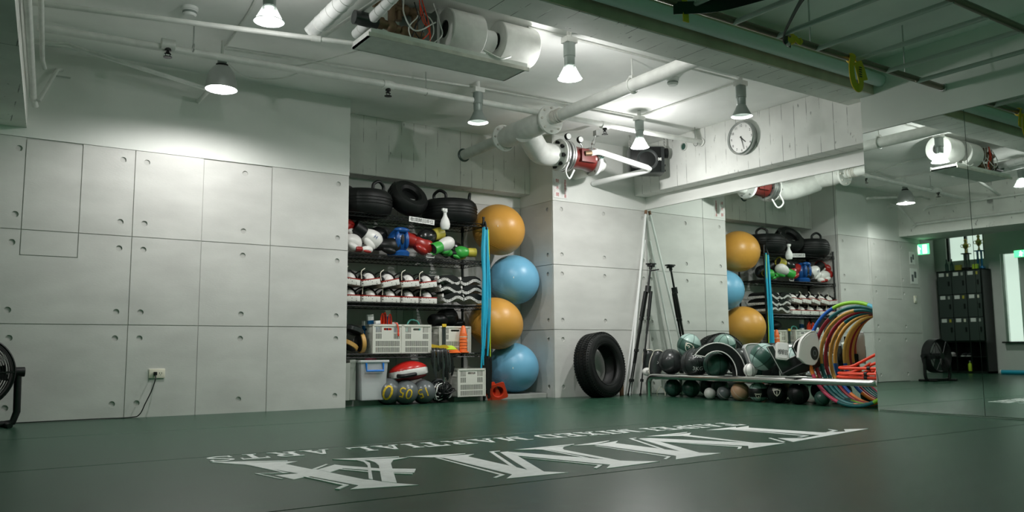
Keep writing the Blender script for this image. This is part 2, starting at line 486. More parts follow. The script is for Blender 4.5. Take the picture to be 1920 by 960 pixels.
# ---- lettering printed on the mats
LOGO = {"A":[[[-2.075,-3.152],[-1.787,-3.283],[-1.863,-3.335],[-1.828,-3.563],[-1.809,-3.599],[-1.799,-3.709],[-1.759,-3.969],[-1.739,-4.003],[-1.727,-4.06],[-1.698,-4.131],[-1.647,-4.214],[-1.898,-4.155],[-1.837,-4.091],[-1.903,-3.766],[-1.936,-3.773],[-1.985,-3.802],[-2.011,-3.646],[-1.916,-3.656],[-2.018,-3.244]],[[-2.126,-3.063],[-1.816,-3.23],[-1.825,-3.249],[-2.075,-3.152]],[[-2.015,-3.232],[-1.998,-3.258],[-1.942,-3.62],[-2.052,-3.563],[-2.015,-3.761],[-2.024,-3.761],[-2.064,-3.546],[-1.959,-3.595]],[[-1.822,-3.567],[-1.719,-3.458],[-1.711,-3.465],[-1.816,-3.589]],[[-1.809,-3.599],[-1.693,-3.497],[-1.677,-3.547],[-1.582,-3.733],[-1.463,-3.835],[-1.52,-3.93],[-1.583,-3.862],[-1.709,-3.625],[-1.799,-3.709]],[[-1.733,-3.651],[-1.718,-3.64],[-1.658,-3.777],[-1.667,-3.799]],[[-1.59,-3.878],[-1.534,-3.945],[-1.546,-3.964],[-1.601,-3.899]],[[-1.573,-3.403],[-1.314,-3.476],[-1.417,-3.52],[-1.47,-3.606],[-1.502,-3.678],[-1.698,-4.131],[-1.727,-4.06],[-1.547,-3.645],[-1.518,-3.545],[-1.511,-3.465]],[[-1.633,-3.32],[-1.337,-3.42],[-1.349,-3.438],[-1.573,-3.403]],[[-1.555,-3.416],[-1.533,-3.459],[-1.546,-3.549],[-1.739,-4.003],[-1.742,-3.971],[-1.587,-3.614],[-1.555,-3.503]],[[-1.933,-3.764],[-1.924,-3.774],[-1.866,-4.069],[-1.932,-4.137],[-1.944,-4.121],[-1.888,-4.063]]],"M2":[[[-1.216,-3.528],[-0.996,-3.547],[-1.066,-3.606],[-1.087,-4.047],[-1.093,-4.141],[-0.854,-3.561],[-0.807,-3.563],[-0.87,-3.746],[-1.067,-4.221],[-1.002,-4.303],[-1.296,-4.284],[-1.217,-4.207],[-1.186,-3.593]],[[-1.309,-3.436],[-1.016,-3.499],[-1.027,-3.514],[-1.221,-3.537]],[[-1.216,-3.557],[-1.205,-3.574],[-1.247,-4.201],[-1.32,-4.246],[-1.326,-4.232],[-1.266,-4.19]],[[-0.886,-3.512],[-0.823,-3.517],[-0.841,-3.537],[-0.877,-3.539],[-1.087,-4.047],[-1.087,-3.996]],[[-0.819,-3.567],[-0.807,-3.598],[-0.647,-4.009],[-0.61,-4.138],[-0.552,-4.215],[-0.467,-4.284],[-0.804,-4.311],[-0.717,-4.235],[-0.867,-3.731]],[[-0.66,-3.572],[-0.402,-3.554],[-0.467,-3.58],[-0.509,-3.621],[-0.548,-3.686],[-0.595,-4.182],[-0.623,-4.138],[-0.61,-3.651]],[[-0.749,-3.528],[-0.347,-3.512],[-0.363,-3.533],[-0.665,-3.58]],[[-0.633,-3.622],[-0.62,-3.632],[-0.641,-3.993],[-0.662,-3.978]],[[-0.89,-3.805],[-0.882,-3.812],[-0.751,-4.223],[-0.836,-4.287],[-0.841,-4.27],[-0.771,-4.217]]],"M1":[[[-0.279,-3.597],[-0.054,-3.533],[-0.138,-3.606],[-0.126,-3.973],[-0.124,-4.078],[0.113,-3.517],[0.17,-3.539],[0.093,-3.716],[-0.09,-4.171],[-0.018,-4.241],[-0.358,-4.276],[-0.265,-4.186],[-0.274,-3.665]],[[-0.397,-3.558],[-0.08,-3.492],[-0.106,-3.514],[-0.279,-3.597]],[[-0.311,-3.637],[-0.3,-3.645],[-0.305,-4.192],[-0.386,-4.244],[-0.391,-4.231],[-0.324,-4.187]],[[0.069,-3.483],[0.131,-3.479],[0.105,-3.503],[0.078,-3.505],[-0.124,-3.963],[-0.135,-3.942]],[[0.123,-3.518],[0.18,-3.544],[0.427,-4.023],[0.573,-4.159],[0.219,-4.21],[0.313,-4.129],[0.096,-3.711]],[[0.294,-3.513],[0.581,-3.473],[0.474,-3.558],[0.451,-4.065],[0.42,-4.001],[0.406,-3.572]],[[0.211,-3.467],[0.591,-3.431],[0.559,-3.456],[0.294,-3.513]],[[0.099,-3.754],[0.269,-4.126],[0.179,-4.194],[0.157,-4.191],[0.232,-4.134]]],"T":[[[0.878,-3.453],[1.209,-3.38],[1.114,-3.459],[1.21,-3.935],[1.371,-3.978],[1.489,-3.889],[1.634,-3.959],[0.659,-4.144],[0.748,-3.974],[0.85,-4.062],[1.067,-4.019],[0.969,-3.481]],[[0.781,-3.41],[1.094,-3.373],[1.052,-3.409],[0.872,-3.459]],[[0.924,-3.467],[0.956,-3.471],[0.994,-4.0],[0.885,-4.027],[0.88,-4.004],[0.961,-3.993]],[[0.707,-3.942],[0.721,-3.945],[0.625,-4.119],[0.596,-4.128]],[[1.413,-3.829],[1.387,-3.917],[1.234,-3.963],[1.242,-3.939],[1.357,-3.904]]]}
for k, letter in enumerate(('T', 'M1', 'M2', 'A')):
    b = MB()
    for i, poly in enumerate(LOGO[letter]):
        b.prism(poly, ZF-.001, ZF+.0012+.00022*i)
    o = b.obj('floor_letter', 'print', floor, smooth=0)
    o['label'] = 'large white printed letter %s of the floor lettering' % letter[0]
def slab(x0, x1, y0, y1): return [(x0, y0), (x1, y0), (x1, y1), (x0, y1)]
BOWL = lambda y0, y1, w: (rrect(.12, w, y0, y1, min(.3, (y1-y0)*.45)), rrect(.34, w-.2, y0+.12, y1-.12, min(.18, (y1-y0-.24)*.4)))
S_PATH = bez([(.86, .72, 0), (.80, .88, 0), (.45, .94, 0), (.16, .80, 0), (.22, .60, 0), (.70, .42, 0), (.84, .22, 0), (.50, .06, 0), (.14, .12, 0), (.08, .30, 0)], 4)
def s_poly():
    l = []; r = []
    for i, p in enumerate(S_PATH):
        d = (S_PATH[min(i+1, len(S_PATH)-1)]-S_PATH[max(i-1, 0)]).normalized()
        l.append((p.x-d.y*.075, p.y+d.x*.075)); r.append((p.x+d.y*.075, p.y-d.x*.075))
    return l+r[::-1]
GLYPH = {
 'T': (1.0, [slab(0, 1, .84, 1), slab(0, .09, .64, .85), slab(.91, 1, .64, .85), slab(.39, .61, .05, .85), slab(.24, .76, 0, .1)], []),
 'A': (1.15, [[(.14, .05), (.26, .05), (.60, .92), (.50, 1)], [(.48, 1), (.66, 1), (1.02, .05), (.76, .05)], slab(.24, .86, .28, .37), slab(0, .38, 0, .09), slab(.66, 1.15, 0, .09)], []),
 'I': (.5, [slab(.14, .36, 0, 1), slab(0, .5, 0, .1), slab(0, .5, .9, 1)], []),
 'P': (.95, [slab(.12, .34, 0, 1), slab(0, .5, 0, .1), slab(0, .4, .9, 1)], [BOWL(.42, 1, .95)]),
 'E': (.9, [slab(.12, .34, 0, 1), slab(0, .86, 0, .12), slab(0, .82, .88, 1), slab(.3, .66, .45, .55), slab(.78, .88, 0, .32), slab(.74, .82, .72, 1), slab(.6, .68, .36, .64)], []),
 'M': (1.25, [slab(.14, .25, .05, .95), slab(.92, 1.14, .05, 1), [(.1, 1), (.34, 1), (.66, .14), (.56, 0)], [(.56, 0), (.68, .12), (1.0, 1), (.9, 1)], slab(0, .4, 0, .09), slab(.78, 1.25, 0, .09), slab(0, .3, .91, 1), slab(.95, 1.25, .91, 1)], []),
 'X': (1.1, [[(.12, .95), (.38, .95), (1.0, .05), (.74, .05)], [(.16, .05), (.28, .05), (.92, .95), (.80, .95)], slab(0, .42, 0, .09), slab(.62, 1.1, 0, .09), slab(0, .48, .91, 1), slab(.68, 1.06, .91, 1)], []),
 'D': (1.05, [slab(.12, .34, 0, 1), slab(0, .4, 0, .1), slab(0, .4, .9, 1)], [BOWL(0, 1, 1.05)]),
 'R': (1.1, [slab(.12, .34, 0, 1), slab(0, .48, 0, .1), slab(0, .4, .9, 1), [(.46, .5), (.68, .5), (1.0, .05), (.76, .05)], slab(.72, 1.1, 0, .09)], [BOWL(.46, 1, .92)]),
 'L': (.9, [slab(.12, .34, 0, 1), slab(0, .88, 0, .12), slab(0, .5, .9, 1), slab(.79, .88, 0, .36)], []),
 'S': (.92, [s_poly(), slab(.78, .88, .68, 1), slab(.05, .13, 0, .34)], []),
}
WORDS = 'TAIPEI MIXED MARTIAL ARTS'
e1 = Vector((-3.40, .27, 0)).normalized(); e2 = Vector((-e1.y, e1.x, 0))
tot = sum((GLYPH[c][0]+.16) if c != ' ' else .55 for c in WORDS)
SX = 3.40/tot
TX = Matrix(((e1.x*SX, e2.x*.19, 0, 1.27), (e1.y*SX, e2.y*.19, 0, -3.135), (0, 0, 1, 0), (0, 0, 0, 1)))
u = 0
for c in WORDS:
    if c == ' ':
        u += .55; continue
    w, polys, bowls = GLYPH[c]
    b = MB()
    X = TX @ Matrix.Translation((u, 0, 0))
    for i, p in enumerate(polys): b.prism(p, ZF-.001, ZF+.0012+.00022*i, X=X)
    for o_, h_ in bowls: b.prism(o_, ZF-.001, ZF+.0018, X=X, holes=[h_])
    b.obj('floor_letter', 'print', floor, smooth=0)
    u += w+.16

ceiling = struct(MB().box(-9, 4, -9.5, 4.5, ZC, ZC+.12).obj('ceiling', 'ceil'))

# ---- left wall: backing, white upper part, fair-faced panels with tie holes
wall_left = struct(MB().box(-3.28, XD, .03, .75, -.055, 2.1).obj('wall_left', 'panel'))
MB().box(-3.278, XD-.002, .009, .03, -.055, 2.1).obj('backing', 'panelback', wall_left)
MB().box(-3.28, XD, -.004, .75, 2.1, ZC).obj('upper_wall', 'white', wall_left)
xA, xB, xC = -2.007, -1.478, -.90
ROWS = [(ZF-.03, .70), (.70, 1.40), (1.40, 2.10)]
HZ = [(.09, .595), (.80, 1.30), (1.51, 2.01)]
G = .003
def panel(poly, holes, parent, X):
    MB().prism(poly, 0, .01, X=X, holes=[circ(hx, hz, .0235, 14) for hx, hz in holes]).obj('panel', 'panel', parent, smooth=35)
def rect(x0, x1, z0, z1): return [(x0+G, z0+G), (x1-G, z0+G), (x1-G, z1-G), (x0+G, z1-G)]
WY = facing_minus_y(.01)
p0, p1, pz = -2.765, -2.385, 1.21        # the cut-out service flap at the far end of the wall
for r, (z0, z1) in enumerate(ROWS):
    hz = HZ[r]
    if r == 0:
        panel(rect(-3.28, xA, z0, z1), [(x, z) for x in (-2.80, -2.096) for z in hz], wall_left, WY)
    elif r == 1:
        g = G
        panel([(-3.28+g, z0+g), (xA-g, z0+g), (xA-g, z1-g), (p1+g, z1-g), (p1+g, pz-g), (p0-g, pz-g), (p0-g, z1-g), (-3.28+g, z1-g)], [(x, z) for x in (-2.82, -2.096) for z in hz], wall_left, WY)
        panel(rect(p0, p1, pz, z1), [], wall_left, WY)
    else:
        panel(rect(-3.28, p0, z0, z1), [(-2.81, z) for z in hz], wall_left, WY)
        panel(rect(p0, p1, z0, z1-.012), [], wall_left, WY)
        panel(rect(p1, xA, z0, z1), [(-2.096, z) for z in hz], wall_left, WY)
    panel(rect(xA, xB, z0, z1), [(-1.92, z) for z in hz], wall_left, WY)
    panel(rect(xB, xC, z0, z1-(.012 if r == 2 else 0)), [(-1.134, z) for z in hz], wall_left, WY)
    panel(rect(xC, XD, z0, z1), [(-.285, z) for z in hz], wall_left, WY)

# ---- niche: back wall, lintel, plinth
wall_niche = struct(MB().box(XD, XP, .63, .75, -.055, 2.1).box(XD, XP, .62, .75, 2.1, 2.24, 1).obj('wall_niche', ['panel', 'white']))
for z0, z1 in ROWS:
    for x0, x1 in ((XD, .62), (.62, 1.42), (1.42, XP)):
        panel(rect(x0, x1, z0, z1), [], wall_niche, facing_minus_y(.63))
struct(MB().box(XD, XP, .42, .76, 2.225, ZC).obj('lintel_beam', 'form_x', bevel=.006, seg=1))
for x0, x1, y0, h in ((XD+.07, .42, .20, .05), (1.02, XP-.004, .13, .045)):
    struct(MB().box(x0, x1, y0, .62, -.055, ZF+h).obj('plinth_trim', 'plinth', bevel=.004, seg=1))

# ---- pillar wall
wall_back = struct(MB().box(XP+.02, XM+.2, .03, .75, -.055, 2.1).obj('wall_back', 'panel'))
MB().box(XP+.011, XM, .009, .03, -.055, 2.1).obj('backing', 'panelback', wall_back)
MB().box(XP, XM+.2, -.004, .76, 2.1, ZC).obj('upper_wall', 'white', wall_back)
for r, (z0, z1) in enumerate(ROWS):
    panel(rect(XP, XM+.1, z0, z1), [(x, z) for x in (2.288, 2.89, 3.485) for z in HZ[r]], wall_back, WY)
    MB().prism(rect(-.62, -.0105, z0, z1), 0, .01, X=facing_minus_x(XP+.01), holes=[circ(-.10, z, .0235, 14) for z in HZ[r]]).obj('panel', 'panel', wall_back, smooth=35)

# ---- mirror wall, the board-marked wall above it, the pier with its own mirror
wall_right = struct(MB().box(XM+.012, XM+.2, -3.72, 0, -.055, 2.14).box(XM+.002, XM+.2, -3.72, 0, 2.118, 2.3, 1).box(XPI+.11, XM+.2, -3.80, -3.72, -.055, 2.3, 1).obj('wall_right', ['mirroredge', 'white']))
struct(MB().box(XB, XM+.2, -3.15, -.002, 2.262, ZC).obj('upper_wall_right', 'form_y', bevel=.006, seg=1))
MB().box(XM-.012, XM+.002, -3.70, -.004, 2.112, 2.124).obj('mirror_trim', 'white', wall_right)
seams = [-.012, -.888, -1.722, -2.501, -3.70]
names = ['next to the corner', 'second along from the corner', 'third along from the corner', 'behind the hula hoops']
for i in range(4):
    o = MB().box(XM, XM+.006, seams[i+1]+.002, seams[i]-.002, ZF+.005, 2.112).box(XM+.006, XM+.012, seams[i+1]+.002, seams[i]-.002, ZF+.005, 2.112, 1).obj('wall_mirror', ['mirror', 'mirroredge'], smooth=0)
    tag(o, 'tall wall mirror panel on the recessed wall, ' + names[i], 'mirror', 'wall mirrors')
pier = struct(MB().box(XPI+.012, XPI+.11, -9.4, YPI, -.055, 2.26).box(XPI, XM+.2, -9.4, YPI, 2.25, ZC, 1).obj('wall_pier', ['white', 'white']))
for i, (y0, y1, nm) in enumerate(((YPI-.003, -3.985, 'narrow panel at the pier edge'), (-3.989, -5.2, 'panel at the picture border'))):
    o = MB().box(XPI, XPI+.006, y1, y0, ZF+.012, 2.245).box(XPI+.006, XPI+.012, y1, y0, ZF+.012, 2.245, 1).obj('wall_mirror', ['mirror', 'mirroredge'], smooth=0)
    tag(o, 'large mirror covering the front of the pier, ' + nm, 'mirror', 'wall mirrors')

# ---- beams
struct(MB().box(-9, XPI+.1, -3.27, -2.97, 2.55, ZC).obj('ceiling_beam', 'form_s', bevel=.008, seg=1))
face = MB().box(-9, XPI, -3.278, -3.2705, 2.552, ZC).obj('beam_face', 'beamface', bpy.data.objects['ceiling_beam'])
struct(MB().prism([(-2.77, -.005), (-2.99, -2.64), (-3.02, -2.97), (-3.6, -2.97), (-3.6, -.005)], 2.17, ZC).obj('ceiling_beam', 'form_s'))

# ---- the lobby beyond the left wall (seen in the pier mirror)
WL = -7.4
struct(MB().box(WL-.2, WL, -5, .02, -.055, ZC).box(WL-.2, WL, .02, .38, -.055, ZC).box(WL-.2, WL, .38, .72, -.055, .58).box(WL-.2, WL, .38, .72, 2.25, ZC).box(WL-.2, WL, .72, 4, -.055, 2.2).box(WL-.2, WL, .72, 1.0, 2.2, ZC).box(WL-.2, WL, 1.75, 4, 2.2, ZC).obj('wall_lobby', 'white'))
win = struct(MB().box(WL-.12, WL-.10, .38, .72, .58, 2.25).obj('window_1', 'daylight'))
for y in (.38, .68):
    MB().box(WL-.1, WL-.04, y, y+.04, .58, 2.25).obj('window_frame', 'steel', win)
MB().box(WL-.2, WL+.12, 0, .74, .55, .58).obj('window_sill', 'black', win)
win2 = struct(MB().box(WL-.12, WL-.10, 1.0, 1.75, 2.2, ZC).obj('window_2', 'daylight'))
for y in (1.0, 1.36, 1.71):
    MB().box(WL-.1, WL-.04, y, y+.04, 2.2, ZC).obj('window_frame', 'black', win2)
struct(MB().box(-7.3, -6.7, 1.95, 2.25, -.055, ZC).obj('lobby_column', 'white'))
struct(MB().box(-9, -3.28, 3.4, 3.6, -.055, ZC).obj('wall_lobby_back', 'white'))

# ================================================================ CEILING THINGS
def lamp_light(parent, z, down, leak, size=.07):
    """down: the flat downward beam of the reflector; leak: bare glow of the bulb (through a translucent shade)"""
    for kind, watts in (('AREA', down), ('POINT', leak)):
        if not watts: continue
        ld = bpy.data.lights.new('lamp_light', kind)
        ld.energy = watts
        ld.color = (1.0, .99, .965)
        if kind == 'AREA':
            ld.shape = 'DISK'; ld.size = size
        else:
            ld.shadow_soft_size = .022
        o = bpy.data.objects.new('lamp_light', ld)
        C.objects.link(o); o.parent = parent; o.location = (0, 0, z)
def neck_lamp(x, y, label, lz=.020, down=13.0, leak=38.0, glow=True):
    t = thing('ceiling_lamp', label, 'lamp', (x, y, 2.46), 0, 'ceiling lamps')
    MB().cyl((0, 0, .30), (0, 0, .37), .02, n=10).box(-.05, .05, -.04, .04, .265, .31).obj('mount', 'pipe', t, bevel=.008)
    MB().lathe([(.036, .16), (.044, .165), (.044, .265), (.036, .27)], 24).obj('collar', 'shade_out', t)
    MB().lathe([(.030, .09), (.038, .10), (.040, .17), (.034, .175)], 24).obj('neck', 'shade_out', t)
    sh = MB().lathe([(.034, .10), (.040, .095), (.055, .06), (.078, .016), (.090, 0)], 32, cap=False).obj('shade', 'shade_glass' if glow else 'shade_out', t)
    sh.data.polygons.foreach_set('use_smooth', [True]*len(sh.data.polygons))
    MB().ring(.0905, .0022, 32, 6).obj('rim', 'shade_out', sh)
    MB().ball((0, 0, .064), (.030, .030, .036), 16, 10).obj('bulb', 'bulb', t)
    lamp_light(t, lz, down, leak if glow else 0)
    return t
neck_lamp(-1.67, -2.29, 'grey cone ceiling lamp at the top edge beside the white insulated pipes', .02, 0, 15.0)
neck_lamp(.50, -2.45, 'grey cone ceiling lamp just right of the fan coil drums')
neck_lamp(.55, -1.09, 'grey cone ceiling lamp above the storage niche', glow=False)
neck_lamp(2.35, -2.47, 'grey cone ceiling lamp hanging above the wall clock', glow=False)
neck_lamp(2.36, -1.19, 'brightly glowing cone ceiling lamp in front of the black loudspeaker', -.02, 16.0, 28.0)
# extra lamp of the same kind, added to light the lobby
neck_lamp(-5.6, .9, 'added grey cone ceiling lamp lighting the lobby in front of the lockers', glow=False)
t = thing('ceiling_lamp', 'large silver bell shaped ceiling lamp in front of the upper left wall', 'lamp', (-1.57, -.84, 2.45), 0, 'ceiling lamps')
sh = MB().lathe([(.028, .185), (.060, .175), (.092, .13), (.110, .06), (.1175, 0), (.114, 0), (.106, .06), (.088, .126), (.056, .17), (.028, .18)], 36, loop=True).obj('shade', 'alu', t)
MB().lathe([(.113, .003), (.105, .06), (.087, .125), (.05, .168)], 32, cap=False).obj('reflector', 'shade_in', sh)
MB().lathe([(.043, .18), (.045, .195), (.030, .20)], 24).obj('collar', 'black', t)
MB().box(-.03, .03, -.025, .025, .20, .235).obj('socket', 'shade_out', t, bevel=.005)
MB().cyl((0, 0, .23), (0, 0, .38), .012, n=10).obj('stem', 'pipe', t)
MB().ball((0, 0, .10), (.042, .042, .05), 18, 12).obj('bulb', 'bulb', t)
lamp_light(t, .034, 5.0, 40.0, .10)

# ---- sprinkler main with heads and hangers
def sprinkler(parent, x, y, z):
    h = MB().cyl((x, y, z+.02), (x, y, z-.03), .022, n=10).cyl((x, y, z-.03), (x, y, z-.045), .010, n=8).cyl((x-.022, y, z-.048), (x+.022, y, z-.048), .004, n=6)
    h.ring(.016, .003, 16, 6, X=TR((x, y, z-.052), PI/2)).lathe([(0, 0), (.030, .002), (.030, .007), (0, .008)], 14, X=TR((x, y, z-.078)))
    h.obj('sprinkler_head', 'blackmetal', parent)
pm = thing('sprinkler_pipe', 'long white painted sprinkler pipe crossing under the whole ceiling', 'pipe', (0, 0, 0))
MB().tube([(-2.80, -1.0, 2.615), (-.4, -1.07, 2.65), (3.36, -1.075, 2.672)], .027, 14).obj('pipe', 'pipe', pm)
MB().lathe([(.03, 0), (.045, .004), (.045, .014), (.024, .016)], 20, X=TR((3.363, -1.075, 2.672), 0, -PI/2)).obj('wall_flange', 'pipe', pm)
for x in (-2.0, -.30, 2.02):
    z = 2.65+(x+.4)*.005
    MB().cyl((x-.045, -1.065, z), (x+.045, -1.065, z), .037, n=14).obj('coupling', 'pipe', pm)
    sprinkler(pm, x, -1.065, z-.02)
for x in (-1.83, .05, 3.28):
    MB().cyl((x, -1.06, ZC), (x, -1.06, 2.68), .005, n=6).ring(.028, .005, 20, 6, X=TR((x, -1.065, 2.652), PI/2, 0, PI/2)).obj('hanger', 'steel', pm)
o = MB().tube([(-2.79, -.50, 2.685), (-2.58, -.5, 2.70), (-1.54, -.30, 2.605), (-1.53, -.28, 2.598), (-1.545, -.11, 2.58), (-1.545, 0, 2.58)], .017, 12).obj('drain_pipe', 'pipe')
tag(o, 'thin white drain pipe slanting down to the upper left wall', 'pipe')
o = MB().tube([(-2.86, -1.46, 2.60), (-1.0, -2.03, 2.545), (-.97, -2.07, 2.50)], .018, 12).cyl((-1.28, -1.945, 2.553), (-1.22, -1.963, 2.551), .023, n=12).obj('drain_pipe', 'pipe')
tag(o, 'white condensate pipe running from the fan coil tray to the left', 'pipe')
for x, y, z, r, lab in ((-2.755, -.25, 2.33, .022, 'lower of two painted pipes along the side of the left ceiling beam'), (-2.725, -.45, 2.56, .016, 'upper of two painted pipes along the side of the left ceiling beam')):
    o = MB().tube([(x+.02, y, z-.05), (x, y-.05, z), (x-.205, y-2.45, z)], r, 10).obj('conduit', 'pipe')
    tag(o, lab, 'pipe')
o = MB().tube([(-2.72, -.30, 2.31), (-2.60, -.12, 2.62), (-2.56, -.02, 2.66)], .014, 8).box(-2.60, -2.50, -.05, -.004, 2.60, 2.63).obj('pipe_bracket', 'pipe')
tag(o, 'white strut bracing the pipes against the upper left wall', 'bracket')
# conduits to the lamps, on the ceiling
def conduit(pts, lab, r=.009):
    o = MB().tube(pts, r, 8).obj('lamp_conduit', 'pipe'); tag(o, lab, 'conduit'); return o
conduit([(-1.53, -.72, 2.815), (.62, -.98, 2.815), (2.47, -1.05, 2.815)], 'thin white conduit on the ceiling feeding the lamps over the niche')
conduit([(.2, -2.35, 2.815), (2.46, -2.38, 2.815)], 'thin white conduit from the fan coil to the lamp above the clock')
conduit([(2.47, -1.05, 2.815), (2.46, -2.38, 2.815)], 'thin conduit joining the two lamps nearest the clock wall')
conduit([(-1.53, -.68, 2.81), (-1.57, -1.5, 2.815), (-1.64, -2.2, 2.815)], 'thin conduit between the bell lamp and the lamp at the top edge')
conduit(bez([(-1.50, -.66, 2.74), (-1.30, -.5, 2.70), (-1.0, -.42, 2.76), (-.85, -.5, 2.815)], 6), 'slack cable looping from the bell lamp to the ceiling', .006)
conduit(bez([(-1.02, -.62, 2.815), (-.90, -.75, 2.80), (-.72, -1.15, 2.80), (-.62, -1.45, 2.80), (-.60, -1.9, 2.815)], 6), 'loose cable stretched from the fan coil tray to the sprinkler pipe', .006)
# smoke detectors
for x, y, lab in ((-1.924, -1.345, 'white round smoke detector near the top left corner'), (1.935, -2.076, 'white round smoke detector beside the big pipe')):
    t = thing('smoke_detector', lab, 'detector', (x, y, ZC), 0, 'smoke detectors')
    MB().lathe([(.055, 0), (.055, -.02), (.046, -.026), (.046, -.05), (.036, -.062), (0, -.063)], 28).obj('body', 'wrap', t)
    MB().lathe([(.0465, -.030), (.0475, -.032), (.0475, -.044), (.0465, -.046)], 28).obj('vent', 'shade_out', t)
# insulated pipes at the top edge
for pts, r, lab in (([(-1.27, -1.90, 2.60), (-1.252, -1.93, 2.625), (-1.245, -2.9, 2.66)], .052, 'thick white wrapped pipe ending beside the top edge lamp'), ([(-1.01, -2.06, 2.60), (-1.02, -2.9, 2.66)], .034, 'thinner white wrapped pipe reaching the fan coil valves')):
    t = thing('insulated_pipe', lab, 'pipe')
    MB().tube(pts, r, 20).obj('wrap', 'wrap', t)
    b = MB()
    a, c = Vector(pts[-2]), Vector(pts[-1])
    x_, y_, d_ = frame(c-a)
    for k in range(1, 9):
        p = a+(c-a)*k/9
        MB().tube([p+(x_*math.cos(q)+y_*math.sin(q))*(r+.0005) for q in (2*PI*i/20 for i in range(20))], .0025, 6, closed=True).obj('tape_band', 'pipe', t)
o = MB().tube([(-1.12, -1.80, 2.66), (-1.05, -2.6, 2.67)], .014, 10).obj('conduit', 'pipe')
tag(o, 'thin white pipe between the two wrapped pipes at the top edge', 'pipe')

# ---- fan coil unit
t = thing('fan_coil_unit', 'open fan coil unit with two grey blower drums on a ceiling tray', 'air conditioner', (-.47, -2.25, 2.46))
tr = MB().box(-.60, .60, -.18, .11, 0, .012).box(-.60, .60, -.185, -.175, 0, .045).box(-.60, .60, .105, .115, 0, .045).box(-.60, -.59, -.18, .11, 0, .045).box(.59, .60, -.18, .11, 0, .035).obj('tray', 'pipe', t)
MB().box(-.62, .61, -.195, -.1855, -.012, .014).obj('tray_lip', 'pipedirty', tr)
for x0, x1 in ((.0, .265), (.42, .72)):
    d = MB()
    d.lathe([(.062, 0), (.140, 0), (.146, .006), (.146, x1-x0-.006), (.140, x1-x0), (.062, x1-x0), (.062, x1-x0-.01), (.135, x1-x0-.01), (.135, .01), (.062, .01)], 36, loop=True, X=TR((x0, -.05, .215), 0, PI/2))
    o = d.obj('blower_drum', 'pipe', t)
    MB().lathe([(.058, .014), (.058, x1-x0-.014)], 24, X=TR((x0, -.05, .215), 0, PI/2)).obj('fan_wheel', 'slot', o)
MB().cyl((.29, -.05, .20), (.39, -.05, .20), .078, n=24).cyl((.26, -.05, .20), (.43, -.05, .20), .014, n=10).obj('motor', 'wrap', t, bevel=.006)
MB().box(-.06, -.04, -.06, .16, .05, .34).obj('coil_plate', 'steel', t)
MB().box(-.30, -.06, .03, .20, .05, .34).obj('coil_block', 'shade_out', t)
va = MB()
for a, b, r in (((-.58, -.05, .15), (-.46, -.05, .15), .040), ((-.46, -.05, .15), (-.34, -.05, .13), .030), ((-.40, -.06, .14), (-.40, -.06, .30), .026), ((-.52, -.04, .28), (-.22, -.04, .28), .028), ((-.34, -.04, .36), (-.34, -.04, .20), .022), ((-.22, -.04, .30), (-.22, -.04, .06), .024), ((-.30, -.04, .13), (-.16, -.04, .13), .03)):
    va.cyl(a, b, r, n=12)
for p, r in (((-.40, -.05, .28), .042), ((-.30, -.04, .28), .04), ((-.22, -.04, .28), .038), ((-.40, -.06, .14), .04), ((-.30, -.05, .13), .038)):
    va.ball(p, r, 12, 8)
va.obj('valve_pipework', 'brass', t)
MB().cyl((-.66, -.05, .15), (-.50, -.05, .15), .046, n=16).obj('pipe_insulation', 'darkgrey', t)
w = MB()
for k in range(9):
    x0 = -.24+random.uniform(-.05, .12); y0 = -.14
    w.tube(bez([(x0, y0, .30+random.uniform(-.06, .05)), (x0+random.uniform(-.06, .06), y0-.02, .20), (x0+random.uniform(-.1, .1), y0-.01, .12), (x0+random.uniform(-.05, .1), y0, .04)], 5), .004, 6, m=k % 3)
w.tube(bez([(-.33, -.1, .36), (-.36, -.16, .20), (-.28, -.17, .10), (-.12, -.15, .20)], 6), .005, 6, m=0)
w.obj('wiring', ['pipe', 'redc', 'ink'], t)
MB().tube(bez([(.24, -.18, .07), (.36, -.20, .03), (.46, -.18, .07)], 6), .008, 6).obj('brace_wire', 'pipe', t)

# ---- main water pipe with tee, elbow and alarm valve
t = thing('fire_main_pipe', 'thick white water main running from the beam to the niche wall with a tee', 'pipe', (1.30, 0, 2.60))
MB().tube([(0, .42, -.03), (0, -.3, -.015), (0, -2.97, .01)], .056, 20).obj('pipe', 'pipe', t)
MB().ring(.062, .012, 28, 8, X=TR((0, .416, -.03), PI/2)).obj('wall_ring', 'mirroredge', t)
MB().tube([(0, -.36, -.02), (0, -.45, -.02), (0, -1.0, -.01), (0, -1.12, -.01)], [.085, .105, .105, .085], 24).obj('tee_body', 'pipe', t)
for y in (-.36, -1.14):
    f = MB().cyl((0, y-.014, -.015), (0, y+.014, -.015), .135, n=32).obj('flange', 'pipe', t, bevel=.004)
    b = MB()
    for k in range(8):
        a = 2*PI*k/8
        b.cyl((.11*math.cos(a), y-.03, -.015+.11*math.sin(a)), (.11*math.cos(a), y+.03, -.015+.11*math.sin(a)), .011, n=6)
    b.obj('flange_bolt', 'pipedirty', f)
el = bez([(0, -.75, -.04), (.14, -.66, -.10), (.30, -.55, -.155), (.46, -.50, -.15), (.60, -.5, -.14)], 6)
MB().tube(el, [.115]*len(el), 24).obj('elbow', 'pipe', t)
hg = MB().ring(.062, .008, 24, 8, X=TR((0, -2.25, .005), PI/2)).cyl((0, -2.25, .06), (0, -2.25, .228), .006, n=8).box(-.02, .02, -2.27, -2.23, .058, .085)
hg.obj('hanger', 'pipe', t)
b = MB()
for k in range(5):
    b.ring(.058, .009, 20, 6, X=TR((0, -1.20-.025*k, -.005), PI/2+random.uniform(-.2, .2), 0, random.uniform(-.2, .2)))
b.obj('rope_wrap', 'pipedirty', t)
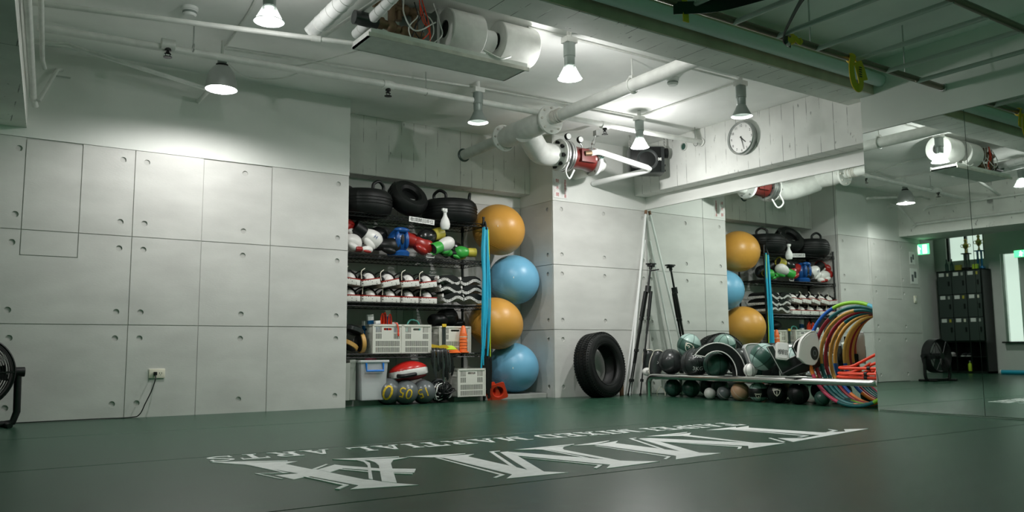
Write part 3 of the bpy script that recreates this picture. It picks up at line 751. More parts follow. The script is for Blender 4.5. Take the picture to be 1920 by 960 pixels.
t = thing('alarm_valve', 'dark red alarm check valve with gauges and bolted flanges on the water main', 'valve', (2.02, -.5, 2.46))
for x, r in ((-.14, .165), (-.11, .165), (-.065, .165), (-.03, .158)):
    MB().cyl((x-.010, 0, 0), (x+.010, 0, 0), r, n=36).obj('flange', 'steel' if x != -.14 else 'pipe', t, bevel=.003)
b = MB()
for k in range(8):
    a = 2*PI*k/8+.2
    b.cyl((-.18, .123*math.cos(a), .123*math.sin(a)), (.0, .123*math.cos(a), .123*math.sin(a)), .012, n=6)
    b.cyl((-.185, .123*math.cos(a), .123*math.sin(a)), (-.165, .123*math.cos(a), .123*math.sin(a)), .022, n=6)
b.obj('flange_bolt', 'black', t)
MB().lathe([(.125, 0), (.118, .03), (.112, .10), (.112, .20), (.125, .24), (.13, .27), (.11, .285), (0, .29)], 32, X=TR((0, 0, 0), 0, PI/2)).box(.06, .24, -.135, -.06, -.06, .07).obj('valve_body', 'red', t)
MB().cyl((.295, 0, -.02), (.33, 0, -.02), .150, n=36).obj('blank_flange', 'wrap', t, bevel=.004)
MB().tube(bez([(.34, .0, -.04), (.43, .05, -.02), (.45, .18, -.02), (.45, .485, -.02)], 6), .085, 20).obj('riser_pipe', 'pipe', t)
b = MB()
for k in range(6):
    a = 2*PI*k/6
    b.cyl((.285, .125*math.cos(a), -.02+.125*math.sin(a)), (.345, .125*math.cos(a), -.02+.125*math.sin(a)), .012, n=6)
b.obj('flange_bolt', 'steel', t)
for x, z in ((-.03, .205), (.13, .195)):
    g = MB().cyl((x, -.03, z), (x, .0, z), .036, n=24).obj('pressure_gauge', 'black', t, bevel=.004)
    MB().cyl((x, -.034, z), (x, -.029, z), .030, n=24).obj('gauge_face', 'glass', g)
    MB().tube([(x, -.01, z-.03), (x+.03, -.01, z-.06), (x+.03, -.01, .10)], .007, 8).obj('gauge_stem', 'steel', g)
lv = MB().cyl((.20, -.10, .05), (.27, -.10, .24), .010, n=8).cyl((.16, -.12, .04), (.22, -.09, .08), .03, n=10).box(.255, .31, -.13, -.08, .235, .29).cyl((.23, -.1, .14), (.25, -.1, .18), .018, n=10)
lv.obj('valve_lever', 'steel', t)
MB().tube([(.17, -.14, .03), (.23, -.17, .045), (.27, -.185, .042), (.80, -.30, -.075), (.835, -.295, -.085), (.845, -.265, -.092), (.835, -.23, -.096), (.71, .485, -.12)], .030, 16).obj('test_pipe', 'wrap', t)
MB().cyl((.10, -.13, .02), (.17, -.15, .03), .028, n=14).obj('pipe_union', 'brass', t)
MB().ring(.028, .005, 20, 6, X=TR((.30, -.16, .02), PI/2)).cyl((.272, -.16, .02), (.328, -.16, .02), .004, n=6).cyl((.30, -.16, -.008), (.30, -.16, .048), .004, n=6).cyl((.24, -.15, .02), (.30, -.16, .02), .006, n=6).obj('hand_wheel', 'greenball', t)
MB().tube(bez([(-.12, -.14, -.10), (-.17, -.15, -.20), (-.10, -.12, -.26), (-.02, -.10, -.16)], 6), .010, 8).obj('bypass_pipe', 'pipe', t)

# ---- loudspeaker on chains
X = TR((3.06, -.53, 2.535), 0, 0, -math.radians(33))
t = thing('loudspeaker', 'black box loudspeaker hung on chains in the corner under the ceiling', 'speaker', X=X)
MB().box(-.19, .19, -.10, .12, -.145, .145).obj('cabinet', 'darkgrey', t, bevel=.014)
MB().box(-.182, .15, -.108, -.10, -.135, .135).obj('grille', 'black', t, bevel=.004)
MB().lathe([(.105, 0), (.118, .006), (.118, .010), (.10, .010), (.04, -.02), (0, -.012)], 36, X=TR((.0, -.104, -.005), PI/2)).obj('cone', 'darkgrey', t)
MB().cyl((.12, -.114, 0), (.12, -.108, 0), .016, n=20).box(.138, .150, -.114, -.108, -.016, .016).obj('badge', 'paper', t)
MB().cyl((.19, 0, .09), (.245, 0, .09), .055, n=20).cyl((.19, -.02, -.05), (.21, -.02, -.05), .012, n=8).cyl((.19, -.02, -.11), (.21, -.02, -.11), .012, n=8).obj('side_knob', 'black', t)
for k, sx in enumerate((-.17, .21)):
    b = MB()
    for q in range(9):
        b.ring(.012, .003, 12, 6, X=TR((sx, .0, .155+q*.0165), PI/2 if q % 2 else 0, PI/2 if not q % 2 else 0, 0))
    b.ring(.018, .004, 14, 6, X=TR((sx, 0, .30-.02), PI/2))
    b.obj('chain', 'chrome', t)
o = tag(thing('wall_sleeve', 'round pipe sleeve left open in the wall beside the loudspeaker', 'pipe sleeve', (XB, -.818, 2.68)), 'round pipe sleeve left open in the wall beside the loudspeaker', 'pipe sleeve')
MB().lathe([(.048, 0), (.048, .02), (.038, .02), (.036, .002)], 24, X=TR((0, 0, 0), 0, -PI/2)).obj('rim', 'pipe', o)
MB().cyl((-.001, 0, 0), (-.006, 0, 0), .036, n=20).obj('hole', 'greenball', o)

# ---- wall clock
CX = Matrix.Translation((XB-.004, -1.64, 2.59)) @ FX
t = thing('wall_clock', 'round silver rimmed wall clock on the board marked wall', 'clock', X=CX)
MB().lathe([(.0, 0), (.165, 0), (.170, .008), (.170, .052), (.160, .062), (.152, .056), (.152, .034), (0, .034)], 48).obj('case', 'alu', t)
MB().lathe([(0, .035), (.151, .035), (.151, .037), (0, .037)], 40).obj('dial', 'paper', t)
for h in range(1, 13):
    a = PI/2-2*PI*h/12
    flat_text(str(h), .036, Matrix.Translation((.126*math.cos(a), .126*math.sin(a), .0385)), 'ink', t, 'numeral')
for ang, L, w, z in ((math.radians(90-30*4.45), .075, .006, .041), (math.radians(90-6*27.5), .125, .004, .043)):
    c, s = math.cos(ang), math.sin(ang)
    MB().prism([(-.02*c-w*s, -.02*s+w*c), (-.02*c+w*s, -.02*s-w*c), (L*c+w*.5*s, L*s-w*.5*c), (L*c-w*.5*s, L*s+w*.5*c)], z, z+.0015).obj('hand', 'ink', t, smooth=0)
# ---- valve sign
t = thing('valve_sign', 'white vertical sign with red writing at the pillar corner below the valve', 'sign', (2.278, -.006, 2.24))
MB().box(-.095, .092, -.003, .002, -.11, .108).obj('plate', 'paper', t)
SXF = TR((0, -.0045, 0), PI/2)
for s, x, z, size in (('制', -.045, .075, .045), ('水', -.045, .0, .045), ('閥', -.045, -.075, .045)):
    flat_text(s, size, Matrix.Translation((x, -.0045, z)) @ RX, 'signred', t)
for k, s in enumerate('自動警報逆止閥'):
    flat_text(s, .030, Matrix.Translation((.062, -.0045, .088-.0295*k)) @ RX, 'signred', t)
for k, s in enumerate('CONTROL VALVE'):
    if s != ' ':
        flat_text(s, .011, Matrix.Translation((.018, -.0045, .092-.0148*k)) @ RX, 'ink', t)
for k, s in enumerate('CAUTION'):
    flat_text(s, .012, Matrix.Translation((-.082, -.0045, .05-.016*k)) @ RX, 'signred', t)

# ---- steel climbing ladder below the ceiling, pipe on the beam, straps
o = MB().tube([(-8, -3.355, 2.665), (2.6, -3.345, 2.655), (XPI-.004, -3.34, 2.65)], .05, 20).obj('beam_pipe', mat('pale_blue_pipe', (.66, .74, .74), .45))
tag(o, 'pale blue grey pipe running along the side of the ceiling beam', 'pipe')
t = thing('climbing_ladder', 'horizontal steel climbing ladder hung below the ceiling at the top right', 'ladder', (1.0, -4.3, 2.45))
for y, x0, x1 in ((.45, -3.0, 1.99), (-.45, -3.0, 1.99)):
    r = MB().cyl((x0, y, 0), (x1, y, 0), .023, n=14).obj('rail', 'railsteel', t)
    MB().cyl((x1, y, 0), (x1+.025, y, 0), .03, n=14).obj('end_socket', 'steel', r)
for k in range(11):
    x = 1.66-.40*k
    MB().cyl((x, -.45, -.012), (x, .45, -.012), .0165, n=12).obj('rung', 'rungsteel', t)
for x in (-1.6, .4, 1.5):
    for y in (-.45, .45):
        MB().cyl((x, y, .01), (x, y, .38), .006, n=6).obj('hanger', 'steel', t)
def webbing(pts, w, th=.003):
    b = MB(); pts = bez(pts, 6); vs = []; fs = []
    for i, p in enumerate(pts):
        d = (pts[min(i+1, len(pts)-1)]-pts[max(i-1, 0)]).normalized()
        s = d.cross(Vector((0, 1, .15))).normalized()
        n = s.cross(d).normalized()*th
        vs += [p-s*w-n, p+s*w-n, p+s*w+n, p-s*w+n]
    for i in range(len(pts)-1):
        for k in range(4):
            fs.append((i*4+k, i*4+(k+1) % 4, i*4+4+(k+1) % 4, i*4+4+k))
    fs += [(3, 2, 1, 0), tuple(len(vs)-4+i for i in range(4))]
    return b.add(vs, fs)
def strap_thing(label, x, pieces, knot=True):
    t = thing('webbing_strap', label, 'strap', (x, -3.85, 2.45), 0, 'yellow straps on the ladder')
    if knot: MB().ball((0, 0, 0), (.035, .034, .036), 14, 9).obj('knot', 'yellow', t)
    for p, w in pieces: webbing(p, w).obj('loop', 'yellow', t)
    return t
st = strap_thing('yellow webbing strap hanging in loops beside the pier corner', 1.84, [([(-.03, -.03, .0), (-.055, -.035, -.09), (-.045, -.04, -.19), (-.005, -.05, -.225), (.03, -.045, -.17), (.0, -.04, -.04)], .028), ([(.02, -.03, 0), (.065, -.035, -.07), (.09, -.04, -.15)], .026)])
b = MB()
for k in range(5): b.box(.0, .03, -.058, -.055, -.145+.016*k, -.138+.016*k)
b.obj('printed_mark', 'ink', st)
strap_thing('yellow webbing strap knotted round the rail between two rungs', 1.20, [([(-.02, -.03, 0), (-.05, -.035, -.03), (-.10, -.035, -.025)], .016), ([(.0, -.03, 0), (.04, -.035, -.025), (.06, -.035, .0)], .016)])
strap_thing('short flat yellow strap end hanging over the beam pipe', .22, [([(0, -.02, .02), (0, -.026, -.04), (0, -.028, -.115)], .022)], False)
o = thing('black_strap', 'wide black webbing strap drawn across the ladder rungs', 'strap', (1.1, -3.9, 2.42))
webbing([(.08, .04, -.005), (-.08, -.03, -.02), (-.22, -.18, -.01), (-.42, -.42, 0), (-.5, -.55, .0)], .03).obj('webbing', 'black', o)
webbing([(-.5, -.55, .0), (-.62, -.40, .005), (-.75, -.1, .0), (-.95, .05, -.01)], .035).obj('webbing', 'black', o)
MB().cyl((-.02, .0, -.03), (.03, .02, -.03), .014, n=10).obj('buckle', 'steel', o)

# ================================================================ STORAGE NICHE
# ---- wire rack
RXC, RYC = .5875, .30
rack = thing('wire_rack', 'black wire shelving rack filling the storage niche', 'rack', (RXC, RYC, ZF))
HX, HY = .7525, .215
SHELF = [.475, .955, 1.41, 1.80]            # shelf heights above the mats
for sx in (-1, 1):
    for sy in (-1, 1):
        MB().cyl((sx*HX, sy*HY, 0), (sx*HX, sy*HY, 1.86), .0125, n=10).cyl((sx*HX, sy*HY, 1.86), (sx*HX, sy*HY, 1.875), .015, n=10).obj('post', 'blackmetal', rack)
b = MB()
for sy in (-1, 1):
    for z in (0, -.034):
        b.cyl((-HX, sy*HY, z), (HX, sy*HY, z), .004, n=6)
    n = 46
    b.tube([(-HX+2*HX*i/n, sy*HY, -.004 if i % 2 else -.030) for i in range(n+1)], .0022, 4)
for sx in (-1, 1):
    for z in (0, -.034):
        b.cyl((sx*HX, -HY, z), (sx*HX, HY, z), .004, n=6)
    b.tube([(sx*HX, -HY+2*HY*i/14, -.004 if i % 2 else -.030) for i in range(15)], .0022, 4)
for i in range(1, 40):
    x = -HX+2*HX*i/40
    b.cyl((x, -HY, .003), (x, HY, .003), .0018, n=4)
for y in (-.1, 0, .1): b.cyl((-HX, y, -.002), (HX, y, -.002), .003, n=5)
shelf_mesh = b.mesh('shelf', 'blackmetal')
for z in SHELF:
    o = bpy.data.objects.new('shelf', shelf_mesh); C.objects.link(o); o.parent = rack; o.location = (0, 0, z)
for sx in (-1, 1):
    for sy in (-1, 1):
        for z in SHELF:
            MB().lathe([(.013, -.04), (.020, -.036), (.016, .012), (.013, .014)], 10, X=TR((sx*HX, sy*HY, z))).obj('shelf_collar', 'black', rack)
Z2, Z3, Z4, Z5 = [ZF+z+.005 for z in SHELF]
# label strip tied to the top shelf edge
t = thing('shelf_label', 'white paper label with dark characters tied to the top shelf edge', 'label', (.62, RYC-HY-.006, Z5-.03))
MB().box(-.14, .14, -.001, .001, -.026, .026).obj('paper', 'paper', t, X=TR((0, 0, 0), 0, .06))
flat_text('敬請歸回原位', .043, TR((0, -.0025, -.002), 0, .06) @ RX, 'ink', t)
# cable tie panels on back wall: bright mesh sheet
o = MB().box(-.055, .055, -.002, .002, -.15, .15).obj('wall_card', 'board')
o.location = (.75, .612, .78); tag(o, 'pale card with faint grid on the niche back wall', 'card')

# ---- handled weight tyres on the top shelf
def weight_tyre(label, X, handles):
    t = thing('weight_tyre', label, 'weight tyre', X=X, group='black weight tyres on the top shelf')
    prof = [(.13, .03), (.15, .0), (.24, .0), (.272, .03), (.285, .07), (.285, .17), (.272, .205), (.24, .235), (.15, .235), (.13, .205)]
    MB().lathe(prof, 40, loop=True).obj('body', 'rubber', t)
    g = MB()
    for z in (.09, .12, .15): g.ring(.286, .004, 40, 6, X=TR((0, 0, z)))
    g.obj('tread_rib', 'black', t)
    for a in handles:
        c, s = math.cos(a), math.sin(a)
        MB().tube(bez([(.20*c-.07*s, .20*s+.07*c, .225), (.205*c-.065*s, .205*s+.065*c, .28), (.21*c, .21*s, .315), (.205*c+.065*s, .205*s-.065*c, .28), (.20*c+.07*s, .20*s-.07*c, .225)], 6), .016, 10).obj('handle', 'black', t)
    return t
weight_tyre('black handled weight tyre lying flat at the wall end of the top shelf', TR((.09, .30, Z5+.002)), (-1.2, 1.9))
weight_tyre('black handled weight tyre lying flat over the balls end of the top shelf', TR((1.06, .30, Z5+.002)), (-2.6, -.55))
t = thing('weight_tyre', 'black weight tyre tipped towards the front in the middle of the top shelf', 'weight tyre', X=TR((.56, .27, Z5+.215), math.radians(52), 0, .15, (.83, .83, .83)), group='black weight tyres on the top shelf')
MB().lathe([(.11, -.07), (.14, -.10), (.21, -.10), (.245, -.06), (.25, 0), (.245, .06), (.21, .10), (.14, .10), (.11, .07)], 40, loop=True).obj('body', 'rubber', t)
MB().lathe([(0, -.02), (.11, -.02), (.11, .02), (0, .02)], 30).obj('centre', 'black', t)
MB().tube(bez([(-.06, -.05, .03), (-.03, -.08, .06), (.03, -.08, .06), (.06, -.05, .03)], 6), .008, 8).obj('handle', 'steel', t)
b = MB()
for k in range(16):
    a = PI*k/15
    b.box(.246, .254, -.012, .012, -.05, .05, X=Matrix.Rotation(a, 4, 'Z'))
b.obj('tread_block', 'black', t)

# ---- gloves and head guards
def glove(label, X, body, thumb, cuff, s=1.0, mark=None):
    t = thing('boxing_glove', label, 'boxing glove', X=X @ Matrix.Diagonal((s, s, s, 1)), group='boxing gloves on the second shelf')
    def fist(x, y, z):
        k = 1+.16*max(0, x)-.10*max(0, -x)
        return (x*(1-.12*z*z), y*k*(1-.1*max(0, -z)), z*k*(1+.10*x))
    MB().ball((.05, 0, 0), (.125, .075, .088), 22, 14, fn=fist).obj('fist', body, t)
    MB().ball((.055, -.058, -.045), (.075, .034, .036), 16, 10, X=TR((0, 0, 0), 0, .15, .1)).obj('thumb', thumb, t)
    c = MB().lathe([(.060, -.15), (.066, -.145), (.064, -.05), (.058, -.03), (.054, -.03), (.056, -.14)], 22, loop=True, X=TR((0, 0, 0), 0, PI/2)).obj('cuff', cuff, t)
    MB().cyl((-.13, 0, 0), (-.10, 0, 0), .054, n=20).obj('lining', 'slot', c)
    if mark:
        flat_text(mark, .05, TR((.06, -.079, .03), 0, 0, 0) @ RX, 'blueg', t, 'emblem')
    return t
fy = .20
gl = glove('white leather boxing glove with a small blue emblem leaning on black gloves', TR((.09, fy, Z4+.155), .25, .55, 0), 'whiteg', 'whiteg', 'black', 1.02, 'H')
glove('white and red boxing glove partly hidden by the wall edge, upper one', TR((-.13, fy+.02, Z4+.25), 0, -.3, .5), 'redg', 'whiteg', 'redg', .8)
glove('white boxing glove partly hidden by the wall edge, lower one', TR((-.12, fy-.02, Z4+.09), 0, .2, .2), 'whiteg', 'whiteg', 'redg', .95)
glove('small red and white glove lying flat beside the wall edge', TR((.03, fy-.06, Z4+.045), 0, 0, 0, (.7, .7, .5)), 'whiteg', 'redg', 'redg', .8)
glove('black glove with ridged back behind the white leather glove', TR((.20, fy+.1, Z4+.20), 0, -.2, .3), 'black', 'black', 'darkgrey')
glove('black boxing glove lying low beside the blue head guard', TR((.27, fy-.02, Z4+.085), 0, .1, -.4), 'black', 'black', 'black', .9)
glove('dull pale glove standing at the back above the black ones', TR((.30, fy+.16, Z4+.24), 0, 0, 0), 'darkgrey', 'board', 'darkgrey', .8)
glove('glossy red boxing glove under the black and yellow glove', TR((.62, fy-.02, Z4+.095), 0, .35, -.2), 'redg', 'redg', 'redg', 1.0)
glove('dark red glove pushed behind the glossy red one', TR((.57, fy+.1, Z4+.18), 0, -.2, .3), 'redg', 'redg', 'black', .85)
glove('black boxing glove with yellow cuff resting on the red glove', TR((.78, fy-.02, Z4+.235), .1, .30, PI+.15), 'blackgloss', 'yellowg', 'yellowg', .95)
glove('black glove lying at the back behind the white bottle', TR((.93, fy+.12, Z4+.17), 0, -.5, PI), 'black', 'black', 'black', 1.05)
glove('white boxing glove with bright green thumb below the yellow cuff', TR((.87, fy-.08, Z4+.09), .9, -.35, .25), 'whiteg', 'greeng', 'greeng', .92)
glove('small green and yellow glove at the balls end of the shelf', TR((1.17, fy-.04, Z4+.075), .4, 0, PI-.2, (.72, .72, .72)), 'greeng', 'yellowg', 'yellowg', 1.0)
glove('black glove with green trim beside the green and yellow glove', TR((1.03, fy, Z4+.06), 0, .1, .1, (.8, .8, .65)), 'black', 'greeng', 'greeng', .9)
glove('glossy black glove leaning at the back near the last post', TR((1.07, fy+.1, Z4+.12), 0, .5, .2), 'blackgloss', 'black', 'black', .95)
t = thing('mouthguard_case', 'small white wire handle lying on the shelf beside the red glove', 'handle', (.74, .12, Z4+.005))
MB().tube([(-.04, 0, .0), (.04, 0, 0), (.045, 0, .035), (-.045, 0, .04)], .005, 8, closed=True).obj('wire', 'paper', t)
t = thing('head_guard', 'blue padded head guard standing beside the white glove', 'head guard', (.42, .19, Z4))
MB().lathe([(.070, .0), (.105, .005), (.112, .04), (.095, .06)], 28).obj('chin_pad', 'blueg', t)
hd = MB()
def guard(x, y, z): return (x*(1-.10*z), y, z)
hd.ball((0, .01, .155), (.105, .11, .125), 26, 16, fn=guard)
hd.obj('shell', 'blueg', t)
for sx in (-.05, .045): MB().ball((sx, -.09, .16), (.024, .035, .085), 14, 10).obj('cheek_pad', 'blueg', t)
MB().ball((-.005, -.085, .255), (.085, .035, .028), 16, 8).obj('brow_pad', 'blueg', t)
MB().ball((-.003, -.106, .165), (.018, .012, .05), 12, 8).obj('face_opening', 'slot', t)
t = thing('spray_bottle', 'white bottle with a narrow neck hanging from the top shelf above the gloves', 'bottle', (.865, .05, Z4+.285))
MB().lathe([(0, 0), (.036, .004), (.048, .03), (.050, .06), (.040, .10), (.022, .135), (.016, .16), (.018, .175)], 24).obj('body', 'paper', t)
MB().lathe([(.016, .172), (.024, .178), (.024, .205), (.012, .212), (0, .212)], 18).box(-.034, .02, -.012, .012, .19, .214).obj('cap', 'paper', t)
MB().cyl((0, 0, .21), (0, 0, Z5-.035-(Z4+.285)), .002, n=5).obj('cord', 'black', t)

# ---- striking pads on the third shelf
def thai_pad(label, X):
    t = thing('thai_pad', label, 'striking pad', X=X, group='white speckled thai pads on the third shelf')
    MB().prism(rrect(-.098, .098, -.19, .19, .03), 0, .054).obj('pad', 'speckled', t, bevel=.008)
    MB().prism(rrect(-.099, .099, -.191, .191, .03), .052, .062).obj('piping', 'redg', t)
    MB().ball((.012, -.03, .060), (.072, .135, .070), 20, 10).obj('arm_cushion', 'whiteg', t)
    MB().ball((-.06, -.10, .075), (.03, .06, .03), 12, 8).obj('grip', 'black', t)
    for y, h in ((-.09, .125), (.05, .135)):
        MB().tube(bez([(-.085, y, .06), (-.065, y, h-.02), (.01, y, h+.015), (.075, y, h-.03), (.09, y, .06)], 5), .022, 8, flat=.3).obj('strap', 'black', t)
    MB().tube(bez([(-.085, -.16, .07), (-.08, -.165, .14), (-.04, -.165, .165)], 5), .004, 6).obj('strap_edge', 'cream', t)
    return t
proto = None
for i, x in enumerate((-.105, .10, .305, .505, .708)):
    lab = 'speckled white thai pad in the lower row, ' + ('half hidden by the wall edge', 'first full one from the wall', 'second full one from the wall', 'third full one from the wall', 'last one beside the wavy pads')[i]
    X = TR((x, .27, Z3+.003), 0, .0, 0)
    proto = thai_pad(lab, X) if proto is None else dup(proto, X, lab)
    if i == 0: first = proto
for i, (x, tl, yy) in enumerate(((-.115, .10, .26), (.09, -.16, .25), (.295, -.22, .255), (.50, -.10, .25), (.70, -.14, .255))):
    lab = 'speckled white thai pad stacked in the upper row, ' + ('half hidden by the wall edge', 'first full one from the wall', 'second full one, tilted most', 'third full one from the wall', 'last one beside the wavy pads')[i]
    dup(first, TR((x, yy-.005, Z3+.158), 0, tl, 0), lab)
def wavy_pad(label, x, z, flip):
    t = thing('curved_pad', label, 'striking pad', (x, .25, z), 0, 'black wavy kick pads on the third shelf')
    up = []; lo = []
    for i in range(13):
        u = -.12+.24*i/12
        h = .024*math.sin((u/.24)*2*PI*flip+.5) + .012*(u/.12)**2
        up.append((u, h+.030)); lo.append((u, h))
    MB().prism(lo+up[::-1], -.17, .17, X=TR((0, 0, .03), PI/2)).obj('facing', 'lettered', t, smooth=50)
    body = [(u, v+.002) for u, v in up] + [(.10, .062), (.04, .085), (-.03, .080), (-.10, .055)]
    MB().prism(body, -.155, .172, X=TR((0, 0, .03), PI/2)).obj('padding', 'black', t, smooth=50)
    MB().prism([(u, v) for u, v in up][:2]+[(-.115, .072), (-.13, .05)], -.168, .16, X=TR((0, 0, .03), PI/2)).obj('edge_tab', 'whiteg', t)
    return t
for c, x in enumerate((.955, 1.20)):
    for r in range(3):
        wavy_pad('black wavy pad with white edge, %s of the pile %s' % (('bottom one', 'middle one', 'top one')[r], ('next to the thai pads', 'next to the blue bands')[c]), x+(.015, 0, -.012)[r]*(1 if c else 2), Z3+.005+.088*r, (1, -1, -1)[r] if c == 0 else (-1, 1, 1)[r])
wavy_pad('black wavy pad pushed behind the last thai pad', .80, Z3+.17, 1).location.y = .33
# ---- lying pads / mitts on the fourth shelf
for x, z, ry, rz, lab in ((-.08, .085, .5, .1, 'black focus mitt with amber edge lying at the wall edge'), (.045, .10, PI/2-.1, 0, 'black focus mitt standing on its amber edge'), (-.03, .22, .35, .2, 'plain black mitt resting on top of the amber edged mitts')):
    t = thing('focus_mitt', lab, 'focus mitt', X=TR((x, .20, Z2+z), 0, ry, rz), group='focus mitts on the fourth shelf')
    MB().lathe([(0, -.035), (.07, -.035), (.095, -.015), (.095, .015), (.08, .03), (0, .04)], 28).obj('pad', 'black', t)
    MB().lathe([(.090, -.022), (.097, -.018), (.097, .016), (.090, .02)], 28).obj('edge', 'amber' if z < .15 else 'darkgrey', t)

# ---- slotted crates
CW, CD, CH = .30, .38, .275
def crate_face(w, b, X):
    holes = [rrect(-.042, .042, CH-.056, CH-.036, .009, 3)]
    s = .0052
    for z0, z1, full in ((CH-.077, CH-.026, 0), (CH-.138, CH-.088, 0), (.068, .118, 1), (.012, .058, 1)):
        n = int((w-.05)/.0125)
        for i in range(n):
            x = -w/2+.025+.0125*(i+.5)
            if not full and abs(x) < .058: continue
            holes.append([(x-s/2-.001, z0), (x+s/2+.001, z0), (x+s/2+.001, z1), (x-s/2-.001, z1)])
    b.prism([(-w/2, 0), (w/2, 0), (w/2, CH), (-w/2, CH)], 0, .004, X=X, holes=holes)
b = MB()
crate_face(CW, b, TR((0, -CD/2+.004, 0)) @ RX)
crate_face(CW, b, TR((0, CD/2, 0)) @ RX)
crate_face(CD, b, Matrix.Translation((-CW/2+.004, 0, 0)) @ FX)
crate_face(CD, b, Matrix.Translation((CW/2, 0, 0)) @ FX)
b.box(-CW/2, CW/2, -CD/2, CD/2, 0, .005)
crate_mesh = b.mesh('body', 'crate', 0)
b = MB()
for x0, x1, y0, y1 in ((-CW/2-.006, CW/2+.006, -CD/2-.006, -CD/2+.002), (-CW/2-.006, CW/2+.006, CD/2-.002, CD/2+.006), (-CW/2-.006, -CW/2+.002, -CD/2, CD/2), (CW/2-.002, CW/2+.006, -CD/2, CD/2)):
    b.box(x0, x1, y0, y1, CH-.018, CH)
for sx in (-1, 1):
    for sy in (-1, 1): b.box(sx*(CW/2)-.006, sx*(CW/2)+.006, sy*(CD/2)-.006, sy*(CD/2)+.006, 0, CH)
rim_mesh = b.mesh('rim', 'crate', 0)
def crate(label, X):
    t = thing('storage_crate', label, 'crate', X=X, group='white slotted crates')
    for nm, me in (('body', crate_mesh), ('rim', rim_mesh)):
        o = bpy.data.objects.new(nm, me); C.objects.link(o); o.parent = t
    MB().box(-CW/2+.012, CW/2-.012, -CD/2+.012, CD/2-.012, .008, .19).obj('contents', 'darkgrey', t)
    return t
crate('white slotted crate holding red straps on the fourth shelf', TR((.275, .29, Z2)))
crate('white slotted crate with a teal hose, in the middle of the fourth shelf', TR((.585, .29, Z2)))
crate('white slotted crate behind the orange cones', TR((1.04, .34, Z2), 0, 0, 0, (1.18, 1, .97)))
crate('white slotted crate standing on the niche floor', TR((1.16, .20, ZF+.05), 0, 0, -.06))
# in and on the crates
for k, (x, y, h) in enumerate(((.25, .17, .18), (.29, .20, .19), (.335, .18, .175))):
    t = thing('resistance_strap', 'red rubber strap folded upright in the first crate, %s' % ('nearest the mitts', 'in the middle', 'with its end hanging out')[k], 'strap', (x, y, Z2+.2), 0, 'red straps in the first crate')
    MB().tube(bez([(-.014, 0, 0), (-.016, 0, h*.7), (0, 0, h), (.014, 0, h*.7), (.012, 0, .01)], 6), .010, 8, flat=.5).obj('band', 'redc', t)
    MB().tube(bez([(-.006, .02, 0), (-.004, .02, h*.6), (.004, .02, h*.8), (.01, .02, 0)], 6), .009, 8, flat=.5).obj('inner_fold', 'redc', t)
t = thing('strap_tail', 'loose red strap end hanging over the front of the first crate', 'strap', (.375, .085, Z2+.19))
MB().tube(bez([(-.02, .03, .10), (-.01, .0, .09), (0, -.004, .04), (.002, -.004, 0)], 6), .009, 8, flat=.5).ball((.002, -.005, -.01), (.011, .006, .02), 10, 8).obj('band', 'redc', t)
for x, y, z, w, h, lab in ((.17, .24, .17, .06, .20, 'tallest blue and white carton'), (.20, .16, .2, .05, .11, 'short dark blue carton at the front'), (.365, .28, .2, .055, .22, 'tall blue carton with a white flap behind the straps'), (.40, .24, .16, .06, .14, 'teal carton with white flap at the crate end'), (.13, .30, .15, .05, .16, 'narrow dark carton at the crate end near the mitts')):
    t = thing('small_carton', lab + ' in the first crate', 'carton', X=TR((x, y, Z2+z), .0, random.uniform(-.15, .15), random.uniform(-.2, .2)), group='cartons in the first crate')
    MB().box(-w/2, w/2, -.02, .02, -.12, h*.72).obj('carton', 'trophyblue', t, bevel=.002, seg=1)
    MB().box(-w/2-.001, w/2+.001, -.021, .021, h*.72, h).obj('flap', 'paper', t, bevel=.002, seg=1)
t = thing('hose_loop', 'teal rubber hose looping out of the middle crate', 'hose', (.60, .22, Z2+.25))
MB().tube(bez([(-.07, 0, -.04), (-.05, 0, .05), (.0, .01, .075), (.06, 0, .05), (.08, 0, -.04)], 6), .009, 8).obj('hose', mat('teal_rubber', (.12, .45, .38), .4), t)
for x, y, z, r, lab in ((.93, .30, .33, (.11, .10, .075), 'black padded bundle heaped over the third crate, near end'), (1.05, .32, .36, (.12, .10, .10), 'black padded bundle heaped highest over the third crate'), (1.17, .34, .30, (.09, .09, .05), 'black padded bundle at the far end of the third crate')):
    o = MB().ball((0, 0, 0), r, 20, 12, fn=lambda x, y, z: (x*(1+.08*math.sin(5*y+3*z)), y, z*(1+.1*math.sin(6*x)))).obj('black_bundle', 'black')
    o.location = (x, y, Z2+z); tag(o, lab, 'bundle', 'black bundles on the third crate')
for k in range(1):
    t = thing('cone_stack', 'narrow stack of orange training cones at the shelf front', 'cone stack', (1.115, .115, Z2))
    MB().box(-.042, .042, -.042, .042, 0, .012).obj('base', 'conec', t, bevel=.004)
    for q in range(6):
        z = .012+.030*q
        MB().lathe([(.037, z), (.040, z+.002), (.037, z+.026), (.030, z+.028)], 20).obj('cone', 'conec', t)
    MB().lathe([(.036, .19), (.020, .262), (.010, .272), (0, .272)], 20).obj('cone', 'conec', t)
    MB().lathe([(.0385, .155), (.0385, .167)], 20).obj('pale_band', 'cream', t)
for q, (z, m_, lab) in enumerate(((0, 'conec', 'orange marker disc, bottom of the shelf front stack'), (.016, 'conec', 'orange marker disc, second in the shelf front stack'), (.032, 'lime', 'lime marker disc on top of the shelf front stack'))):
    o = MB().lathe([(.10, 0), (.10, .006), (.05, .045), (.03, .05), (.028, .045), (.046, .040), (.092, 0)], 28, loop=True).obj('marker_disc', m_)
    o.location = (.97-.01*q, .12, Z2+z); o.scale = (1-.08*q,)*3; tag(o, lab, 'marker disc', 'marker discs on the fourth shelf')
